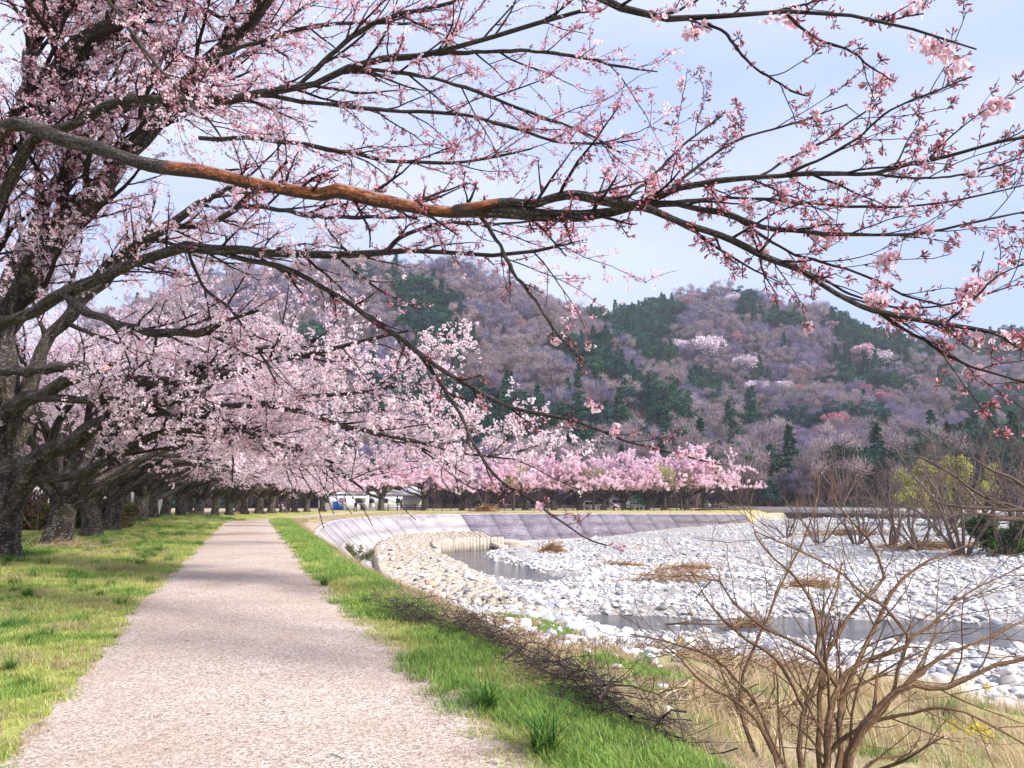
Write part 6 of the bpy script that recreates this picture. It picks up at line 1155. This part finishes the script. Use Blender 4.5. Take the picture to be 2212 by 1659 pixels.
# ------------------------------------------------------------------ park behind the far bank: people, vehicles, pavilion
def person(label, x, y, rz, h, top, legs, hair, stride=0.2, arm=0.1, bag=None):
    z = land1(x, y); s = h/1.7
    J = {'pel': (0, 0, .92, .14), 'wai': (0, 0, 1.1, .13), 'che': (0, .01, 1.3, .16), 'nec': (0, 0, 1.45, .055), 'hea': (0, .02, 1.56, .09), 'top': (0, .02, 1.66, .07),
         'hl': (.09, 0, .85, .09), 'kl': (.1, stride*.5, .48, .06), 'al': (.1, stride*.35, .08, .045), 'tl': (.1, stride*.35+.15, .035, .035), 'hr': (-.09, 0, .85, .09), 'kr': (-.1, -stride*.2, .48, .06), 'ar': (-.1, -stride*.8, .1, .045), 'tr': (-.1, -stride*.8+.14, .035, .035),
         'sl': (.19, 0, 1.4, .06), 'el': (.25, -arm, 1.12, .045), 'wl': (.24, arm*.3, .88, .033), 'fl': (.24, arm*.5, .78, .026), 'sr': (-.19, 0, 1.4, .06), 'er': (-.25, arm, 1.12, .045), 'wr': (-.24, arm*1.5, .9, .033), 'fr': (-.24, arm*1.8, .8, .026)}
    E_ = [('pel', 'wai'), ('wai', 'che'), ('che', 'nec'), ('nec', 'hea'), ('hea', 'top'), ('pel', 'hl'), ('hl', 'kl'), ('kl', 'al'), ('al', 'tl'), ('pel', 'hr'), ('hr', 'kr'), ('kr', 'ar'), ('ar', 'tr'), ('che', 'sl'), ('sl', 'el'), ('el', 'wl'), ('wl', 'fl'), ('che', 'sr'), ('sr', 'er'), ('er', 'wr'), ('wr', 'fr')]
    ks = list(J); me = bpy.data.meshes.new('body'); me.from_pydata([tuple(c*s for c in J[k][:3]) for k in ks], [(ks.index(a), ks.index(b)) for a, b in E_], [])
    o = bpy.data.objects.new('body_tmp', me); COL.objects.link(o); o.modifiers.new('s', 'SKIN'); o.modifiers.new('u', 'SUBSURF').levels = 1
    for k, sv in zip(ks, me.skin_vertices[0].data): sv.radius = (J[k][3]*s*(1.15 if k in ('pel', 'wai', 'che') else 1),)*2; sv.use_root = k == 'pel'
    dg = bpy.context.evaluated_depsgraph_get(); me2 = bpy.data.meshes.new_from_object(o.evaluated_get(dg)); bpy.data.objects.remove(o)
    co = np.empty(len(me2.vertices)*3, np.float32); me2.vertices.foreach_get('co', co); co = co.reshape(-1, 3)/s; C = np.tile(np.array(top), (len(co), 1)); C[co[:, 2] < 0.93] = legs; hand = (np.abs(co[:, 0]) > 0.19) & (co[:, 2] < 0.92) & (co[:, 2] > 0.6); C[hand] = S('c39a84'); C[co[:, 2] > 1.46] = S('c39a84'); C[co[:, 2] < 0.07] = S('2a2624')
    a = me2.attributes.new('Col', 'FLOAT_COLOR', 'POINT'); a.data.foreach_set('color', np.c_[C, np.ones(len(C))].astype(np.float32).ravel()); me2.polygons.foreach_set('use_smooth', np.ones(len(me2.polygons), bool))
    r_ = thing('person', label, 'person', (x, y, z), (0, 0, rz)); obj('body', me2, M['cloth'], r_)
    hm = stone_mesh(5, 2); hm.transform(__import__('mathutils').Matrix.Translation((0, -0.01*s, 1.62*s)) @ __import__('mathutils').Matrix.Diagonal((.095*s, .11*s, .1*s, 1))); hm.materials.clear(); obj('hair', hm, mat('hair', hair, 0.7), r_)
    if bag: obj('bag', MB().box((0.0, -0.2*s, 1.18*s), (0.28*s, 0.16*s, 0.38*s)).mesh('bag'), mat('bag', bag, 0.8), r_)
    return r_
def atx(u_, Y): p = at(u_, 1084, Y); return p[0], Y
px = lambda ox: ox/1.794
person('person in dark clothes walking on the bend of the path', *atx(px(1379), 119), PI*0.95, 1.72, S('23262f'), S('1c1d22'), S('15120f'), 0.3)
person('person in a white top with a bag on the far path', *atx(px(1411), 126), PI*0.1, 1.62, S('d8d6d2'), S('4a5666'), S('1a1512'), 0.25, bag=S('394a3a'))
person('person in a white jacket and pale jeans last of the three walkers', *atx(px(1447), 125), PI*0.1, 1.5, S('dcdcde'), S('8a97a8'), S('1c1614'), 0.3)
person('person in navy standing by the fence below the cherries', *atx(px(1821), 134.0), 0.3, 1.7, S('2b2c3c'), S('2a2830'), S('1a1512'), 0.05)
person('person in grey at the bridge end of the fence', *atx(px(2749), 144), 0.2, 1.65, S('8a8a90'), S('3a3c44'), S('17120f'), 0.15)

def car(label, x, y, rz, L_, H_, van=False, sedan=False):
    z = land1(x, y); r_ = thing('parked_car' if not van else 'parked_van', label, 'van' if van else 'car', (x, y, z), (0, 0, rz), 'white vehicles parked behind the fence'); h = L_/2; w_ = 0.84
    if van: prof = [(-h, .35), (-h, H_*.62), (-h+.08, H_-.12), (-h+.3, H_), (h-1.5, H_), (h-1.2, H_-.06), (h-.45, H_*.58), (h-.08, H_*.5), (h, .5), (h, .35)]
    else: prof = [(-h, .35), (-h, .8), (-h+.1, .95), (-h+.5, H_-.1), (-h+.9, H_), (h-2.0, H_), (h-1.1, .98), (h-.25, .82), (h, .65), (h, .35)]
    body = obj('body', MB().ext(prof, -w_, w_).mesh('body'), M['white_paint'], r_); bv = body.modifiers.new('b', 'BEVEL'); bv.width = 0.06; bv.segments = 2
    top, bot = H_-.16, (H_*.6 if van else 1.0); xs = np.linspace(-h+.45, h-1.35 if van else h-1.5, 4)
    for sd_ in (-1, 1):
        for a, b in zip(xs[:-1], xs[1:]): obj('side_window', MB().box(((a+b)/2, sd_*(w_+.004), (top+bot)/2), (b-a-.1, .02, top-bot)).mesh('side_window'), M['glass'], r_)
        for xx in (-h+.85, h-.85):
            th_ = np.linspace(0, 2*PI, 17)[:-1]; wb = MB().tube([(xx, sd_*(w_-.2), .33), (xx, sd_*(w_+.01), .33)], [.33, .33], 16); wh = obj('wheel', wb.mesh('wheel'), M['rubber'], r_); obj('rim', MB().tube([(xx, sd_*(w_-.02), .33), (xx, sd_*(w_+.025), .33)], [.2, .19], 12).mesh('rim'), M['steel_rail'], wh)
        obj('headlight', MB().box((h-.02, sd_*.6, .68), (.06, .32, .16)).mesh('headlight'), M['lamp_lens'], r_); obj('tail_light', MB().box((-h+.0, sd_*.68, .85), (.05, .16, .3)).mesh('tail_light'), M['red_lens'], r_)
    if van: obj('windscreen', MB().box((h-.82, 0, H_*.79), (.03, 1.45, H_*.42), 0).mesh('windscreen'), M['glass'], r_).rotation_euler = (0, 0, 0)
    else: obj('windscreen', MB().ext([(h-2.0, H_-.06), (h-1.18, 1.0), (h-1.15, 1.02), (h-1.97, H_-.03)], -.68, .68).mesh('windscreen'), M['glass'], r_)
    return r_
car('white station car behind the fence, first of the parked vehicles', *atx(px(1900+890/2.212), 152), -0.05, 4.5, 1.65)
car('white high roofed van behind the fence between far cherry trunks', *atx(px(1900+1130/2.212), 154), -0.05, 4.8, 2.1, van=True)
car('low white car behind the fence beside the van', *atx(px(1900+1235/2.212), 150), 0.4, 3.8, 1.5)
car('white car parked beyond the near trunks', -34, 58, 0.3, 4.4, 1.6)
# dark benches
bq = MB().box((0, 0, 0.42), (1.5, 0.4, 0.06))
for (xx, yy, rz_, lab) in ((*atx(px(1000+790/2.212), 127.5), 0.1, 'low wooden bench beside the far path near the walkers'), (-21.5, 54, 0.4, 'wooden bench between trunks of the cherry row')):
    r_ = thing('park_bench', lab, 'bench', (xx, yy, land1(xx, yy)), (0, 0, rz_), 'wooden benches')
    for k_ in (-0.14, 0, 0.14): obj('seat_plank', MB().box((0, k_, 0.43), (1.5, 0.12, 0.05)).mesh('seat_plank'), M['bench_wood'], r_)
    for k_ in (-0.55, 0.55): obj('leg', MB().box((k_, 0, 0.2), (0.1, 0.36, 0.41)).mesh('leg'), M['bench_wood'], r_)
# pavilion with hipped roof
x_, y_ = atx(px(1000+1310/2.212), 146); pv = thing('pavilion', 'small park pavilion with pale hipped roof behind the fence', 'pavilion', (x_, y_, land1(x_, y_)), (0, 0, 0.15))
rf = MB(); V = np.array([(-3.1, -2.6, 2.75), (3.1, -2.6, 2.75), (3.1, 2.6, 2.75), (-3.1, 2.6, 2.75), (-0.9, 0, 4.3), (0.9, 0, 4.3), (-3.1, -2.6, 2.6), (3.1, -2.6, 2.6), (3.1, 2.6, 2.6), (-3.1, 2.6, 2.6)])
rf.add(V, [[0, 1, 5, 4], [2, 3, 4, 5], [6, 7, 1, 0], [7, 8, 2, 1], [8, 9, 3, 2], [9, 6, 0, 3], [9, 8, 7, 6]]); rf.F3.append(np.array([[1, 2, 5], [3, 0, 4]])); ro = obj('roof', rf.mesh('roof'), M['roof_grey'], pv); obj('ridge_cap', MB().box((0, 0, 4.32), (2.0, 0.22, 0.14)).mesh('ridge_cap'), M['roof_grey'], ro)
for a in (-2.5, 2.5):
    for b in (-2.0, 2.0): obj('post', MB().box((a, b, 1.3), (0.2, 0.2, 2.7)).mesh('post'), M['dark_wood'], pv)
obj('wall', MB().box((0.5, 1.9, 1.3), (3.8, 0.15, 2.6)).mesh('wall'), M['white_wall'], pv); obj('wall', MB().box((-1.5, -1.0, 1.3), (0.15, 2.0, 2.6)).mesh('wall'), M['white_wall'], pv); obj('bench', MB().box((0.6, 1.2, 0.45), (3.0, 0.4, 0.08)).mesh('bench'), M['bench_wood'], pv)
def house(label, x, y, rz, L_, D_, H_, nwin, roof='roof_grey'):
    r_ = thing('house', label, 'building', (x, y, land1(x, y)), (0, 0, rz)); obj('wall', MB().box((0, 0, H_/2), (L_, D_, H_)).mesh('wall'), M['white_wall'], r_)
    obj('roof', MB().ext([(-L_/2-.4, H_), (L_/2+.4, H_), (L_/2+.4, H_+.15), (0, H_+D_*.22), (-L_/2-.4, H_+.15)], -D_/2-.4, D_/2+.4).mesh('roof'), M[roof], r_)
    for i in range(nwin):
        xx = -L_/2+L_*(i+.5)/nwin; wq = obj('window', MB().box((xx, -D_/2-.02, H_*.58), (L_/nwin*.45, .08, H_*.34)).mesh('window'), M['steel_rail'], r_); obj('pane', MB().box((xx, -D_/2-.05, H_*.58), (L_/nwin*.38, .06, H_*.28)).mesh('pane'), M['glass'], wq)
    obj('door', MB().box((L_*.42, -D_/2-.03, 1.05), (.9, .08, 2.1)).mesh('door'), M['bench_wood'], r_); return r_
house('white park building glimpsed between far trunks beside a blue container', *atx(px(1000+740/2.212), 150), 0.1, 9, 5, 3.0, 3)
house('white walled building glimpsed beside the pavilion', *atx(px(1000+1110/2.212), 156), 0.0, 8, 5, 3.0, 3)
house('pale building glimpsed behind the nearest trunks', -36, 61, 0.35, 16, 7, 4.6, 4)
x_, y_ = atx(px(1000+690/2.212), 141); ct = thing('blue_container', 'bright blue container standing beside the white park building', 'container', (x_, y_, land1(x_, y_))); obj('body', MB().box((0, 0, .75), (1.7, 1.2, 1.4)).mesh('body'), M['blue_plastic'], ct); obj('lid', MB().box((0, 0, 1.5), (1.8, 1.3, .1)).mesh('lid'), M['blue_plastic'], ct)
# clipped hedge and a berry shrub behind the trunks
def hedge(label, x, y, rz, L_, D_, H_, cols, n):
    r_ = thing('hedge', label, 'hedge', (x, y, land1(x, y)), (0, 0, rz)); pos = np.stack([g.uniform(-L_/2, L_/2, n), g.uniform(-D_/2, D_/2, n), H_*g.random(n)**0.7], 1); f = g.integers(0, 3, n); pos[f == 0, 2] = H_*g.uniform(.93, 1.02, (f == 0).sum()); pos[f == 1, 1] = -D_/2*g.uniform(.93, 1.03, (f == 1).sum())
    obj('leaves', blossom(pos, [quad_cluster(800+i, 6, 0.09, 0.05, cols) for i in range(4)], (0.8, 1.5), 0.2, g), M['petal'], r_); obj('stems', MB().box((0, 0, H_*.45), (L_*.96, D_*.8, H_*.86)).mesh('stems'), M['bench_wood'], r_)
hedge('clipped low hedge seen between the first and second trunks', -21.5, 34.5, 0.1, 9, 1.4, 0.95, [S('7d7a44'), S('94904e'), S('6a5f3c'), S('5a4a34')], 5000)
hedge('clipped low hedge further back between the trunks', -29, 50, 0.15, 11, 1.4, 0.9, [S('7d8a44'), S('94984e'), S('6a6f3c'), S('5a5a34')], 4000)
leafy('green_bush', 80, 1150, 0.3, 2, 0.5, [S('2f4a3a'), S('47604a'), S('203828'), S('b06a6a')], 'small dark shrub with a few red berries behind the trunks', 1500, (0.5, 1.0), 1.0)

# ------------------------------------------------------------------ air
hb = MB().box((150, 440, 94), (1400, 1130, 204)).mesh('haze'); hm = bpy.data.materials.new('haze'); hm.use_nodes = True; hn = hm.node_tree; hn.nodes.clear(); ho = hn.nodes.new('ShaderNodeOutputMaterial'); pvn = hn.nodes.new('ShaderNodeVolumePrincipled'); pvn.inputs['Color'].default_value = (0.80, 0.84, 0.96, 1); pvn.inputs['Density'].default_value = 0.00022; pvn.inputs['Anisotropy'].default_value = 0.1; hn.links.new(pvn.outputs[0], ho.inputs['Volume'])
hz = obj('haze', hb, hm, kind='stuff'); hz['label'] = 'thin blue haze in the valley air'
